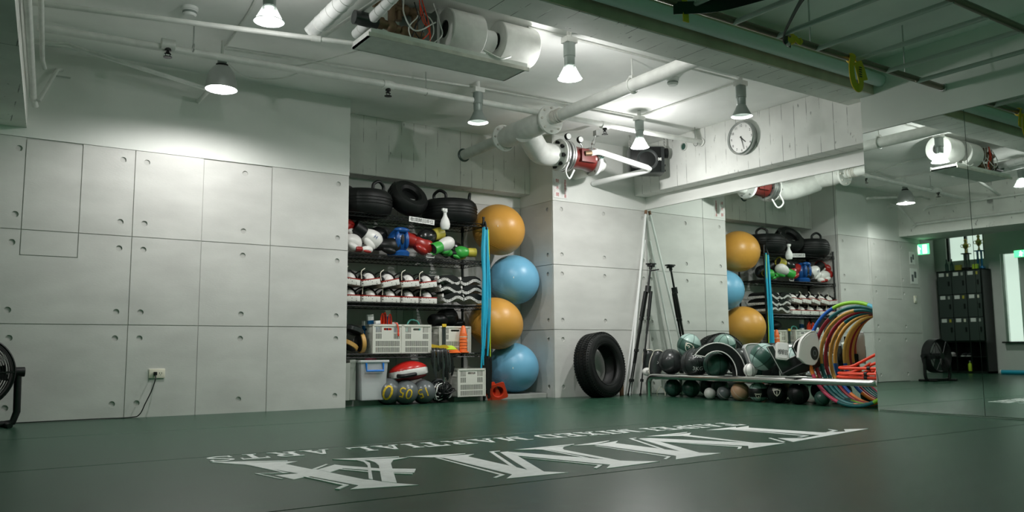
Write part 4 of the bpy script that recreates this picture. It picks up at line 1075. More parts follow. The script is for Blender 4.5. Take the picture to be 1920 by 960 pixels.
# suspension trainer: yellow and black straps over the shelf edge
t = thing('suspension_trainer', 'yellow and black suspension trainer straps draped over the fourth shelf edge', 'straps', (.83, .075, Z2))
webbing([(.05, .02, .26), (.05, .018, .14), (.045, .01, .05)], .020, .004).obj('webbing', 'darkgrey', t)
webbing([(.05, .016, .285), (.05, .014, .255)], .022, .006).obj('yellow_end', 'yellow', t)
webbing([(-.09, .03, .07), (-.02, .0, .055), (.05, -.01, .06), (.09, -.01, .03)], .018, .004).obj('yellow_webbing', 'yellow', t)
webbing([(-.04, -.01, .03), (-.035, -.02, .0), (-.03, -.02, -.02)], .022, .005).obj('yellow_end', 'yellow', t)
for k in range(11):
    x = -.09+.018*k
    a = random.uniform(-.03, .03); L = random.uniform(.14, .26)
    webbing([(x, .0, .05), (x+a*.5, -.03, .01), (x+a, -.04, -L*.6), (x+a*.3+.01, -.036, -L), (x+a+.02, -.03, -L*.6)], .010, .003).obj('webbing', ('black', 'darkgrey')[k % 2], t)
MB().box(.02, .045, -.035, -.02, -.34, -.30).cyl((.03, -.028, -.30), (.03, -.028, -.10), .006, n=6).obj('carabiner', 'steel', t)
# blue tubes hung on the corner post
t = thing('resistance_tubes', 'bunch of cyan resistance tubes hanging from the front corner post', 'resistance tubes', (1.335, .05, 1.72))
for k in range(12):
    x = random.uniform(-.032, .032); y = random.uniform(-.02, .015); L = random.uniform(1.15, 1.42)
    w1 = random.uniform(-.02, .02); out = random.uniform(-.06, .02) if k % 3 == 0 else 0
    MB().tube(bez([(x*.5, y, .02), (x, y, -.25), (x+w1, y-.01, -.65), (x+w1*1.5+out*.5, y-.01, -1.0), (x+w1+out, y, -L)], 5), .0085, 8).obj('tube', 'cyan', t)
MB().tube(bez([(.03, -.02, 0), (.04, -.02, -.5), (.045, -.02, -1.0), (.05, -.015, -1.3)], 5), .005, 6).obj('yellow_cord', 'lime', t)
MB().tube([(0, .03, .03), (0, -.005, .075), (0, -.03, .0)], .010, 8).obj('hook_loop', 'black', t)
for k in range(7):
    x = -.05+.017*k; z = -1.22-.05*(k % 3)
    webbing([(x, -.01, z), (x+.006, -.015, z-.2), (x-.004, -.015, z-.40)], .011, .003).obj('handle_strap', 'black', t)

# ---- things on the niche floor
for x, y, h, w, lab in ((-.125, .12, .34, .025, 'shorter grey board leaning at the wall edge'), (-.055, .16, .37, .030, 'taller grey board standing beside the clear bin')):
    o = MB().box(-w, w, -.02, .30, 0, h).obj('loose_board', 'board', bevel=.003, seg=1)
    o.location = (x, y, ZF+.055); tag(o, lab, 'board', 'boards in the niche')
t = thing('plastic_bin', 'clear plastic storage bin with blue clip handles', 'bin', (.125, .25, ZF+.052))
b = MB(); w0, w1, h = .115, .135, .345
def ringv(w, d, z): return [(-w, -d, z), (w, -d, z), (w, d, z), (-w, d, z)]
vs = ringv(w0, .17, 0)+ringv(w1, .19, h)+ringv(w1-.004, .186, h)+ringv(w0-.004, .166, .005)
fs = [(3, 2, 1, 0), (12, 13, 14, 15)]
for k in range(3):
    for i in range(4): fs.append((k*4+i, k*4+(i+1) % 4, k*4+4+(i+1) % 4, k*4+4+i))
b.add(vs, fs).obj('tub', 'clear', t)
MB().box(-w1-.012, w1+.012, -.202, .202, h, h+.022).obj('lid', mat('bin_lid_plastic', (.72, .74, .75), .3, alpha=.8), t, bevel=.006)
hb = MB().tube([(-.085, -.196, h-.005), (-.085, -.206, h-.075), (.085, -.206, h-.075), (.085, -.196, h-.005)], .010, 8).obj('clip_handle', 'bluep', t, bevel=0)
MB().box(-.095, .095, -.13, .15, .01, .16).obj('contents', 'paper', t, bevel=.02)
MB().ball((.01, .0, .22), (.085, .11, .06), 16, 10).obj('pink_cloth', 'pink', t)
MB().ball((-.01, -.06, .15), (.06, .05, .04), 14, 8).obj('grey_cloth', 'grey', t)
o = MB().ball((0, 0, 0), (.06, .05, .018), 14, 8).obj('pink_cloth', 'pink'); o.location = (.17, .25, ZF+.052+.375); tag(o, 'pink cloth lying on the clear bin lid', 'cloth')
def numbered(label, c, r, num, ang, sc=1.0):
    t = thing('sand_ball', label, 'sand ball', c, 0, 'numbered sand balls')
    MB().ball((0, 0, 0), (r, r, r*.97), 28, 18).obj('ball', 'grey', t)
    MB().tube([(r*1.0*math.cos(a), .35*r*0+.02, r*.98*math.sin(a)) for a in (2*PI*i/28 for i in range(28))], .006, 6, closed=True).obj('seam', 'black', t)
    X = Matrix.Rotation(-.50, 4, 'Z') @ Matrix.Rotation(ang, 4, 'Y')
    ball_text(num, r*1.25*sc, r, X, mat('yellow_number', (.75, .50, .02), .5), t, 'number')
    return t
numbered('grey sand ball numbered 05 under the red shield', (.45, .055, ZF+.115), .115, '05', math.radians(195), 1.0)
numbered('grey sand ball numbered 15 beside the tangled ropes', (.645, .065, ZF+.112), .112, '15', math.radians(160), .9)
numbered('grey sand ball with a yellow zero beside the clear bin', (.31, .14, ZF+.125), .125, '0', math.radians(200), 1.4)
numbered('dark sand ball with yellow number inside the tangled ropes', (.875, .17, ZF+.115), .11, '08', math.radians(175), .9)
t = thing('kick_shield', 'red and white kick shield lying on the sand balls', 'kick shield', X=TR((.53, .17, ZF+.30), -.10, -.12, .1))
def lens(x, y, z): return (x, y, z*(1-.35*x*x))
MB().ball((0, 0, .02), (.195, .16, .085), 30, 14, fn=lens).obj('red_cover', mat('red_shield_vinyl', (.55, .02, .015), .28), t)
MB().lathe([(.188, -.045), (.198, -.035), (.199, .012), (.192, .024)], 36, X=Matrix.Diagonal((1, .83, 1, 1))).obj('white_band', 'whiteg', t)
MB().ball((0, 0, -.045), (.185, .15, .045), 26, 10).obj('red_base', 'redg', t)
MB().tube(bez([(-.18, -.09, -.02), (-.15, -.15, -.03), (-.06, -.165, -.03), (-.02, -.155, -.03)], 6), .019, 8).obj('handle', 'black', t)
vs, fs = text_geo('W', .08)
MB().add([(v[0]*1.5+.05, -.045-v[1]*-.6, .093-abs(v[0])*.15) for v in vs], fs).obj('emblem', 'whiteg', t, smooth=0)
t = thing('jump_rope_tangle', 'tangle of black and white jump ropes beside the floor crate', 'jump ropes', (.85, .08, ZF))
for k in range(30):
    r = random.uniform(.055, .105)
    Q = TR((random.uniform(-.035, .035), random.uniform(-.04, .03), 0), random.uniform(0, PI), random.uniform(0, PI), random.uniform(0, PI))
    w1, w2 = random.uniform(.7, 1.1), random.uniform(.7, 1.1)
    pts = []
    for i in range(9):
        q = 2*PI*i/9
        p = Q @ Vector((r*w1*math.cos(q)+random.uniform(-.012, .012), r*w2*math.sin(q)+random.uniform(-.012, .012), random.uniform(-.02, .02)))
        pts.append((p.x, p.y, min(.24, max(.008, p.z*1.05+.11))))
    MB().tube(bez(pts+[pts[0]], 3), .0058, 6).obj('rope', ('black', 'black', 'darkgrey', 'black', 'paper')[k % 5], t)
t = thing('traffic_cone', 'red orange cone lying on its side in front of the blue ball', 'cone', X=TR((1.50, .07, ZF+.085), .25, -.05, -.55))
A = TR((0, 0, 0), PI/2)
MB().prism(rrect(-.085, .085, -.085, .085, .02), 0, .012, X=A @ TR((0, 0, 0), 0, 0, .25), holes=[circ(0, 0, .058, 24)]).obj('base', 'redc', t)
MB().lathe([(.060, .004), (.058, -.004), (.022, -.19), (.018, -.19), (.054, 0)], 24, loop=True, X=A).obj('cone', 'redc', t)
t = thing('traffic_cone', 'second red cone nested behind the lying cone', 'cone', X=TR((1.44, .12, ZF+.085), .15, .0, -.35))
MB().prism(rrect(-.08, .08, -.08, .08, .02), 0, .012, X=A @ TR((0, 0, 0), 0, 0, .5), holes=[circ(0, 0, .055, 24)]).obj('base', 'redc', t)
MB().lathe([(.058, .004), (.056, -.004), (.022, -.17), (.018, -.17), (.052, 0)], 24, loop=True, X=A).obj('cone', 'redc', t)
o = MB().cyl((0, 0, 0), (.0, .02, .33), .012, n=10).cyl((0, .02, .33), (0, .021, .36), .016, n=10).obj('wooden_stick', 'tan'); o.location = (1.435, .16, ZF+.05)
tag(o, 'short wooden stick standing beside the hanging straps', 'stick')

# ---- exercise balls
def gym_ball(label, c, r, m_, sq=1.0):
    t = thing('exercise_ball', label, 'exercise ball', c, 0, 'exercise balls in the niche')
    MB().ball((0, 0, 0), (r*(1+(1-sq)*.5), r*(1+(1-sq)*.5), r*sq), 48, 32).obj('ball', m_, t, X=TR((0, 0, 0), .25, .3, 0))
    b = MB()
    for k in range(-4, 5):
        z = r*(.5+.05*k); rr = math.sqrt(max(.0, r*r-z*z))
        b.ring(rr*1.0+.0004, .0016, 56, 4, X=TR((0, 0, -z)))
    b.obj('moulded_rib', m_, t, X=TR((0, 0, 0), .25, .35, 0))
    MB().cyl((-r*.55, -r*.83, 0), (-r*.552, -r*.84, 0), .012, n=12).obj('plug', 'cream', t)
gym_ball('lowest blue exercise ball on the niche floor', (1.869, .335, ZF+.318), .272, 'blue', .97)
gym_ball('orange exercise ball, second from the bottom of the pile', (1.601, .26, .765), .284, 'orange', .95)
gym_ball('blue exercise ball between the two orange ones', (1.885, .335, 1.245), .275, 'blue', .97)
gym_ball('topmost orange exercise ball of the pile', (1.641, .26, 1.765), .28, 'orange', .97)

# ================================================================ CORNER, BENCH AND HOOPS
def axis_frame(o, n, up=(0, 0, 1)):
    """matrix whose local Z points along n"""
    n = Vector(n).normalized(); x = Vector(up).cross(n).normalized(); y = n.cross(x)
    m = Matrix(((x.x, y.x, n.x, o[0]), (x.y, y.y, n.y, o[1]), (x.z, y.z, n.z, o[2]), (0, 0, 0, 1)))
    return m
VIEWN = (-.56, -.828, 0)                      # horizontal direction towards the open room
# ---- car tyre leaning on the pillar wall
t = thing('car_tyre', 'worn black car tyre leaning against the pillar wall', 'tyre', X=axis_frame((2.60, -.235, .318), (.22, -.955, .12)))
R_ = .342
MB().lathe([(.205, -.085), (.215, -.098), (.26, -.108), (.305, -.104), (.328, -.09), (.340, -.075), (.342, -.04), (.342, .04), (.340, .075), (.328, .09), (.305, .104), (.26, .108), (.215, .098), (.205, .085), (.200, .07), (.225, .05), (.245, .0), (.225, -.05), (.200, -.07)], 72, loop=True).obj('carcass', 'rubber', t)
b = MB()
for k in range(72):
    X = Matrix.Rotation(2*PI*k/72, 4, 'Z')
    b.box(.339, .3475, -.0105, .0105, -.080, -.050, X=X)
    b.box(.339, .3475, -.0105, .0105, .050, .080, X=X)
    X2 = Matrix.Rotation(2*PI*(k+.5)/72, 4, 'Z')
    b.box(.339, .3478, -.0115, .0115, -.042, -.014, X=X2)
    b.box(.339, .3478, -.0115, .0115, .014, .042, X=X2)
for k in range(72):
    X = Matrix.Rotation(2*PI*k/72, 4, 'Z')
    b.box(.318, .336, -.004, .004, .0885, .094, X=X)
b.obj('tread_block', 'rubber', t, smooth=0)
b = MB()
for r in (.225, .285, .300): b.ring(r, .0022, 64, 6, X=TR((0, 0, .1065 if r > .23 else .102)))
b.obj('sidewall_rib', 'rubber', t)
vs, fs = text_geo('RADIAL', .030, 1.3)
MB().add([((.27+v[1])*math.sin(v[0]/.27), (.27+v[1])*math.cos(v[0]/.27), .1085) for v in vs], fs).obj('sidewall_lettering', 'darkgrey', t, smooth=0, X=Matrix.Rotation(-1.1, 4, 'Z'))
# ---- white pole and folded tripod in the corner
o = MB().cyl((3.05, -.185, ZF), (3.512, -.035, 2.085), .014, n=12).cyl((3.505, -.037, 2.055), (3.515, -.034, 2.10), .017, n=12, m=1).obj('long_pole', ['wrap', 'wood'])
tag(o, 'long white pole leaning into the mirror corner', 'pole')
o = MB().cyl((3.10, -.05, ZF), (3.50, -.02, 1.75), .011, n=10).obj('long_pole', 'wrap')
tag(o, 'thinner white pole leaning behind the folded tripod', 'pole')
t = thing('tripod', 'folded black tripod leaning upright in the corner', 'tripod', (3.09, -.235, ZF))
top = Vector((.30, .01, 1.46)); side = Vector((.828, -.56, 0))
def leg(off0, off1, y):
    a = side*off0+Vector((0, y, 0)); c = top*.80+side*off1+Vector((0, y*.5, 0))
    p = lambda s: a+(c-a)*s
    L = MB()
    L.cyl(p(0), p(.30), .0075, n=8).cyl(p(.30), p(.58), .010, n=8).cyl(p(.58), p(.76), .013, n=10)
    o = L.obj('leg', 'blackmetal', t)
    MB().cyl(p(.74), p(.985), .0195, n=12).obj('foam_grip', 'black', o)
    for s in (.14, .42, .72): MB().cyl(p(s-.012), p(s+.012), .019, n=10).obj('clamp', 'black', o)
    MB().cyl(p(0), p(.02), .012, n=8).obj('foot', 'rubber', o)
leg(-.075, -.026, 0); leg(.045, .030, -.02); leg(-.02, .004, .05)
MB().cyl(top*.78, top*.97, .012, n=10).cyl(top*.78, top*.83, .035, n=12).cyl(top*.965, top*.985, .02, n=12).obj('centre_column', 'blackmetal', t)
MB().cyl(top*.985, top, .045, n=16).box(-.05, .05, -.035, .035, 1.455, 1.468, X=Matrix.Translation((.30, .01, .005))).obj('head_plate', 'black', t)
MB().cyl(top*.95, top*.95+side*.10+Vector((0, 0, .015)), .007, n=8).obj('pan_handle', 'black', t)
o = MB().box(-.02, .02, -.015, .015, 0, .12).obj('wood_offcut', 'wood', bevel=.002, seg=1)
o.location = (2.99, -.13, ZF); tag(o, 'short brown wooden block standing beside the tyre', 'wood block')

# ---- chrome bench frame along the mirror
BX, Y0, Y1, BZ = 3.115, -.43, -3.11, .205
t = thing('bench_frame', 'low chrome tube bench frame along the mirror', 'bench', (BX, -1.7, ZF))
yo = 1.7
fr = [(0, Y0+yo, 0), (0, Y0+yo, BZ-.06)] + [(0, Y0+yo-.07+.07*math.cos(a), BZ-.06+.07*math.sin(a)) for a in (PI/8, PI/4, 3*PI/8)] + [(0, Y0+yo-.08, BZ+.01), (0, Y1+yo+.06, BZ+.01)] + [(.06-.06*math.cos(a), Y1+yo+.06-.06*math.sin(a), BZ+.01) for a in (PI/8, PI/4, 3*PI/8)] + [(.07, Y1+yo, BZ+.01), (.09, Y1+yo, BZ+.01)]
MB().tube(fr, .030, 18).obj('front_rail', 'chrome', t)
MB().tube([(.37, Y0+yo, 0), (.37, Y0+yo, BZ-.04), (.37, Y0+yo-.08, BZ+.01), (.37, -2.35+yo, BZ+.01), (.37, -2.40+yo, BZ-.04), (.37, -2.40+yo, 0)], .022, 14).obj('rear_rail', 'chrome', t)
for y in (Y0-.1, -1.35, -2.35): MB().cyl((0, y+yo, BZ-.01), (.37, y+yo, BZ-.01), .014, n=12).obj('cross_bar', 'chrome', t)
MB().cyl((.048, Y1+yo, 0), (.048, Y1+yo, BZ), .020, n=14).obj('leg', 'chrome', t)
MB().box(.02, .36, -2.38+yo, Y0-.08+yo, BZ-.012, BZ-.002).obj('seat_board', 'black', t)

# ---- balls on the bench
ZB = ZF+BZ
def med_ball(label, c, r, m_, panels=None, grp='medicine balls on the bench', rot=(0, 0, 0)):
    t = thing('medicine_ball', label, 'medicine ball', X=TR(c), group=grp)
    Q = TR((0, 0, 0), *rot)
    MB().ball((0, 0, 0), r, 36, 24).obj('ball', m_, t, X=Q)
    if panels:
        b = MB()
        b.ball((0, 0, 0), r*1.004, 36, 24)
        keep = [i for i, f in enumerate(b.f) if sum(b.v[k][2] for k in f)/len(f) > r*.35 or sum(b.v[k][2] for k in f)/len(f) < -r*.55]
        b.f = [b.f[i] for i in keep]; b.m = [0]*len(b.f)
        b.obj('panel', panels, t, X=Q)
    b = MB()
    for q in range(3):
        b.ring(r*1.002, .0022, 48, 5, X=Matrix.Rotation(PI*q/3, 4, 'Z') @ Matrix.Rotation(PI/2, 4, 'X'))
    b.obj('seam', 'black', t, X=Q)
    return t
FACE = Matrix.Rotation(-.60, 4, 'Z')                   # local -Y turned towards the room
def emblem(t, r, X, s=1.0, num='5'):
    pts = [(0, -.30), (-.20, -.10), (-.29, .16), (-.22, .26), (0, .30), (.22, .26), (.29, .16), (.20, -.10)]
    pts = [(p.x*r*1.3*s, p.y*r*1.3*s) for p in bez([(a, c, 0) for a, c in pts+pts[:1]], 4)[:-1]]
    vs, fs = strip(pts, .007*s)
    MB().add(wrap(vs, r*1.010, X), fs).obj('emblem', 'cream', t, smooth=0)
    ball_text(num, .07*s, r, X @ Matrix.Rotation(.10, 4, 'X'), 'cream', t, 'emblem_number')
    vs, fs = text_geo('SPORTS', .028*s, 1.0)
    MB().add(wrap([(v[0], v[1]+.035*s) for v in vs], r*1.012, X), fs).obj('emblem_lettering', 'cream', t, smooth=0)
a = med_ball('plain glossy black medicine ball at the tripod end of the bench', (3.220, -0.668, 0.350), .132, 'darkgrey')
a = med_ball('black medicine ball printed 3KG in the front row', (3.200, -1.031, 0.342), .145, 'darkgrey')
ball_text('3KG', .058, .145, Matrix.Rotation(-.60, 4, 'Z') @ Matrix.Rotation(.42, 4, 'X'), 'paper', a, 'lettering')
ball_text('3KG', .050, .145, Matrix.Rotation(-.60, 4, 'Z') @ Matrix.Rotation(-.50, 4, 'X') @ Matrix.Rotation(PI, 4, 'Y'), 'paper', a, 'lettering')
b = MB()
for k in range(14):
    q = -.5+.075*k
    b.tube([wrap([(q*.145, .012+.012*(k % 2))], .147, FACE)[0], wrap([(q*.145+.007, -.018)], .147, FACE)[0]], .0022, 5)
b.obj('stitching', 'black', a)
a = med_ball('green black ball with a triangular emblem resting on top of two others', (3.270, -0.889, 0.518), .125, 'greenball', 'paleball', rot=(.35, .25, 0))
emblem(a, .125, Matrix.Rotation(-.85, 4, 'Z') @ Matrix.Rotation(.08, 4, 'X') @ Matrix.Rotation(2.6, 4, 'Y'), 1.0, '5')
a = med_ball('dark green medicine ball under the arched black pad', (3.220, -1.299, 0.323), .128, 'greenball')
a = med_ball('two tone green medicine ball in front of the silver pad', (3.180, -1.925, 0.331), .128, 'greenball', 'paleball', rot=(.6, .5, .2))
a = med_ball('pale topped ball half hidden behind the white shield', (3.360, -2.124, 0.379), .115, 'greenball', 'paleball', rot=(.1, -.2, .2))
a = med_ball('small grey white ball tucked beside the two tone green ball', (3.160, -1.776, 0.279), .065, 'whiteg')
# ---- balls on the floor under the bench
FG = 'balls under the bench'
for lab, c, r, m_ in (('plain white ball on the floor under the bench', (3.200, -1.221, 0.038), .058, 'whiteg'), ('light grey ball beside the white one under the bench', (3.200, -1.402, 0.048), .068, 'grey'), ('tan leather ball under the bench', (3.220, -1.592, 0.070), .09, 'tan'), ('small dark ball on the floor in front of the hoops', (3.200, -2.519, 0.046), .066, 'greenball')):
    t = thing('small_ball', lab, 'ball', c, 0, FG)
    MB().ball((0, 0, 0), r, 28, 18).obj('ball', m_, t)
    MB().ring(r*1.001, .0016, 40, 5, X=Matrix.Rotation(.9, 4, 'X')).obj('seam', 'pipedirty' if m_ != 'greenball' else 'black', t)
a = med_ball('dark ball with teal top under the bench beside the tan ball', (3.240, -1.794, 0.072), .092, 'black', 'paleball', FG)
emblem(a, .092, Matrix.Rotation(-.92, 4, 'Z') @ Matrix.Rotation(.45, 4, 'X'), .7, '4')
a = med_ball('dark ball with a shield emblem facing out under the bench', (3.220, -2.032, 0.072), .092, 'black', None, FG)
emblem(a, .092, Matrix.Rotation(-.98, 4, 'Z') @ Matrix.Rotation(-.05, 4, 'X'), .9, '1')
a = med_ball('large black ball under the bench next to the emblem ball', (3.220, -2.260, 0.073), .093, 'black', None, FG)
a = med_ball('deep green ball in shadow at the tripod end under the bench', (3.280, -0.626, 0.072), .092, 'greenball', None, FG)
a = med_ball('second deep green ball in shadow under the bench', (3.320, -0.851, 0.072), .092, 'greenball', None, FG)

# ---- pads and guards on the bench
def card(px): return px
def pad_plate(label, name, cat, origin, outline, thick, m_face, m_body, pipe='whiteg', parts=None):
    """a padded panel: outline in metres in its own plane, thickness towards the back, piping round both rims"""
    t = thing(name, label, cat, X=axis_frame(origin, VIEWN), group='pads on the bench')
    MB().prism(outline, -thick, 0).obj('body', m_body, t, bevel=.010)
    if m_face: MB().prism([(x*.97, y*.97) for x, y in outline], 0, .006).obj('facing', m_face, t, bevel=.002, seg=1)
    if pipe:
        for z in (0,): MB().tube([(x, y, z) for x, y in outline], .0055, 6, closed=True).obj('piping', pipe, t)
    return t
K = .0054
def PX(pts, c, k=K): return [((x-c[0])*k, (c[1]-y)*k) for x, y in pts]
o_ = arc(0, 0, .275, -.12, 2.45, 18, .305); i_ = arc(0, 0, .185, -.12, 2.28, 18, .225)
tip = [(-.225, .19)]
pad_plate('black arched leg pad with white piping curving over a ball', 'leg_pad', 'pad', (3.060, -1.460, 0.235), o_+tip+i_[::-1], .17, None, 'black')
pl = [(1397, 650), (1402, 643), (1418, 642), (1434, 645), (1442, 653), (1440, 668), (1428, 676), (1418, 690), (1410, 690)]
pl = [(p.x, p.y) for p in bez([(x, y, 0) for x, y in PX(pl, (1418, 690), .0052)], 3)]
silver = mat('silver_vinyl', (.50, .51, .52), .2, .3, bump=.25, bscale=9)
pad_plate('glossy silver grey body pad with white rim behind the green ball', 'body_pad', 'pad', (3.250, -1.784, 0.278), pl, .12, None, silver)
sh = PX([(1442, 652), (1452, 650), (1461, 672), (1480, 674), (1503, 664), (1505, 680), (1468, 702)], (1470, 702), .0050)
pad_plate('black pointed body protector with white piping', 'body_protector', 'body protector', (3.090, -2.213, 0.249), sh, .05, 'darkgrey', 'black')
sh2 = PX([(1468, 703), (1506, 684), (1536, 668), (1538, 690), (1512, 700), (1480, 707)], (1500, 702), .0050)
pad_plate('black lower flap of the body protector resting on the rail', 'body_protector', 'body protector', (3.100, -2.376, 0.262), sh2, .05, None, 'black', None)
sh3 = [(p.x, p.y) for p in bez([(x, y, 0) for x, y in PX([(1500, 672), (1505, 645), (1516, 631), (1530, 625), (1536, 640), (1537, 664), (1528, 684), (1512, 683)], (1520, 702), .0049)], 3)]
t = pad_plate('white curved shield with a black round emblem beside the hoops', 'arm_shield', 'shield', (3.130, -2.464, 0.254), sh3, .07, 'whiteg', 'whiteg', 'whiteg')
MB().prism([(.040+.034*math.cos(a), .185+.060*math.sin(a)) for a in (2*PI*i/24 for i in range(24))], .006, .009).obj('emblem', 'ink', t)
MB().prism([(.043+.015*math.cos(a), .185+.028*math.sin(a)) for a in (2*PI*i/20 for i in range(20))], .009, .0105, holes=[[(.043+.010*math.cos(a), .185+.020*math.sin(a)) for a in (2*PI*i/20 for i in range(20))]]).obj('emblem_ring', 'grey', t)
sh4 = [(p.x, p.y) for p in bez([(x, y, 0) for x, y in PX([(1490, 653), (1496, 642), (1512, 632), (1508, 646), (1502, 656), (1500, 672), (1494, 662)], (1505, 702), .0049)], 3)]
pad_plate('small black guard with white piping beside the white shield', 'arm_guard', 'guard', (3.170, -2.352, 0.250), sh4, .06, None, 'black')
t = thing('target_pad', 'small white target pad with dark characters propped on the body protector', 'pad', X=axis_frame((3.060, -2.230, 0.460), (-.60, -.76, .25)) @ Matrix.Rotation(-.12, 4, 'Z'))
MB().prism(rrect(-.056, .056, -.080, .080, .02), -.03, 0).obj('body', 'whiteg', t, bevel=.008)
MB().prism(rrect(-.045, .045, -.066, .07, .015), 0, .003).obj('facing', 'paper', t, smooth=0)
flat_text('拳', .055, Matrix.Translation((-.020, -.015, .0042)), 'ink', t, 'character')
flat_text('館', .055, Matrix.Translation((.022, -.015, .0042)), 'ink', t, 'character')
# shin guards at the tripod end
for k, (c, tl, lab) in enumerate((((3.200, -0.469, 0.315), -.22, 'black shin guard with cream edge at the tripod end of the bench'), ((3.300, -0.256, 0.323), .10, 'black shin guard standing behind the other near the tripod'))):
    t = thing('shin_guard', lab, 'shin guard', X=axis_frame(c, VIEWN) @ Matrix.Rotation(tl, 4, 'Z'), group='shin guards on the bench')
    b = MB(); vs = []; fs = []
    n, m_ = 10, 8
    for j in range(m_+1):
        v = -.115+.24*j/m_
        w = .055+.02*math.sin(PI*j/m_)
        for i in range(n+1):
            a = PI*(i/n)
            vs.append((-w*math.cos(a), v+(.03*math.sin(a) if j == m_ else 0), .045*math.sin(a)-.01))
    for j in range(m_):
        for i in range(n): fs.append((j*(n+1)+i, j*(n+1)+i+1, (j+1)*(n+1)+i+1, (j+1)*(n+1)+i))
    o = b.add(vs, fs).obj('shell', 'darkgrey', t)
    so = o.modifiers.new('solid', 'SOLIDIFY'); so.thickness = .018
    MB().tube([vs[m_*(n+1)+i] for i in range(n+1)], .006, 6).obj('edge_trim', 'cream', t)
    MB().tube([vs[j*(n+1)] for j in range(m_+1)], .005, 6).obj('edge_trim', 'cream', t)
    MB().tube([vs[j*(n+1)+n] for j in range(m_+1)], .005, 6).obj('edge_trim', 'cream', t)
    flat_text('✕', .04, Matrix.Translation((.01, .02, .047)), 'paper', t, 'emblem')
t = thing('instep_guard', 'white foot guard printed with black letters at the bench end', 'foot guard', X=axis_frame((3.160, -0.367, 0.239), VIEWN), group='shin guards on the bench')
MB().ball((0, -.0, -.02), (.055, .045, .035), 20, 12).obj('body', 'whiteg', t)
flat_text('IG', .05, Matrix.Translation((.002, .0, .018)), 'ink', t, 'lettering')
t = thing('wire_coil', 'loop of pale wire on the floor beside the bench leg', 'wire', (3.20, -.47, ZF))
MB().tube(bez([(0, 0, .006), (-.02, -.02, .05), (.0, -.05, .10), (.03, -.08, .06), (.02, -.10, .008)], 6), .005, 6).obj('wire', 'cream', t)
o = MB().lathe([(0, 0), (.05, 0), (.075, .03), (.078, .034), (.07, .032), (.045, .008), (0, .008)], 24).obj('small_dish', 'paper')
o.location = (3.300, -2.406, 0.239)[:2]+(ZB-.001,); tag(o, 'small white dish lying on the bench end before the hoops', 'dish')
o = MB().ball((0, 0, .03), (.045, .04, .02), 14, 8).obj('folded_cloth', 'yellowg'); o.location = (3.300, -2.406, 0.239)[:2]+(ZB+.005,); tag(o, 'yellow cloth crumpled in the small white dish', 'cloth')

# ---- hula hoops
SCH = [('blue', 'orange', 'pink', 'teal', 'lime', 'orange', 'sky', 'lime'), ('crimson', 'crimson', 'teal', 'orange', 'amber', 'amber', 'teal', 'teal'), ('amber', 'teal', 'teal', 'sky', 'lime', 'orange', 'teal', 'amber'), ('crimson', 'teal', 'lime', 'lime', 'orange', 'sky', 'crimson', 'crimson'), ('amber', 'crimson', 'teal', 'lime', 'lime', 'teal', 'teal', 'amber'), ('blue', 'orange', 'orange', 'lime', 'teal', 'crimson', 'amber', 'amber')]
HL = ['outermost hula hoop with blue and orange segments', 'second hula hoop with crimson and amber segments', 'third hula hoop with long amber segments', 'fourth hula hoop with crimson and lime segments', 'fifth hula hoop with amber and lime segments', 'innermost hula hoop leaning on the mirror']
for k in range(6):
    x = 3.195+.055*k
    r = (.436, .418, .405, .40, .395, .39)[k]
    X = Matrix.Translation((x, -2.845-.005*k, ZF+r+.017)) @ Matrix.Rotation(math.radians(3), 4, 'Y') @ FX
    t = thing('hula_hoop', HL[k], 'hula hoop', X=X, group='hula hoops')
    a0 = 2.0+.25*k
    for q in range(8):
        MB().ring(r, .0165, 8, 10, a0=a0+2*PI*q/8, a1=a0+2*PI*(q+1)/8).obj('segment', HOOP[SCH[k][q]], t)
# ---- mini hurdles lying across the bench end
for k, (z, a, lab) in enumerate(((.255, 0, 'orange mini hurdle lying at the bottom of the three'), (.285, -.05, 'orange mini hurdle lying in the middle of the three'), (.33, .03, 'topmost orange mini hurdle, its bar pointing up'))):
    t = thing('mini_hurdle', lab, 'hurdle', X=TR((3.165, -2.655-.012*k, ZF+z), 0, 0, a), group='orange mini hurdles')
    h = .02+.02*k
    MB().tube([(.0, -.62, .004), (.0, -.10, 0)] + [(.075-.075*math.cos(q), -.10+.085*math.sin(q), h*.2*q/PI) for q in (PI/6, PI/3, PI/2, 2*PI/3, 5*PI/6)] + [(.15, -.10, h*.4), (.16, -.45, h+.07+.03*k), (.165, -.62, h+.12+.04*k)], .0125, 10).obj('frame', 'redc', t)
    MB().cyl((.0, -.26, 0), (.155, -.24, h*.7), .010, n=10).obj('cross_bar', 'redc', t)
    MB().tube([(.0, -.40, 0), (.03, -.41, .05), (.12, -.42, .055), (.158, -.42, h+.05+.03*k)], .010, 10).obj('cross_bar', 'redc', t)
    for x, y in ((0, -.32), (.155, -.36)):
        MB().cyl((x, y-.014, .004+h*x*4), (x, y+.014, .004+h*x*4), .0165, n=10).obj('joint_cap', 'black', t)

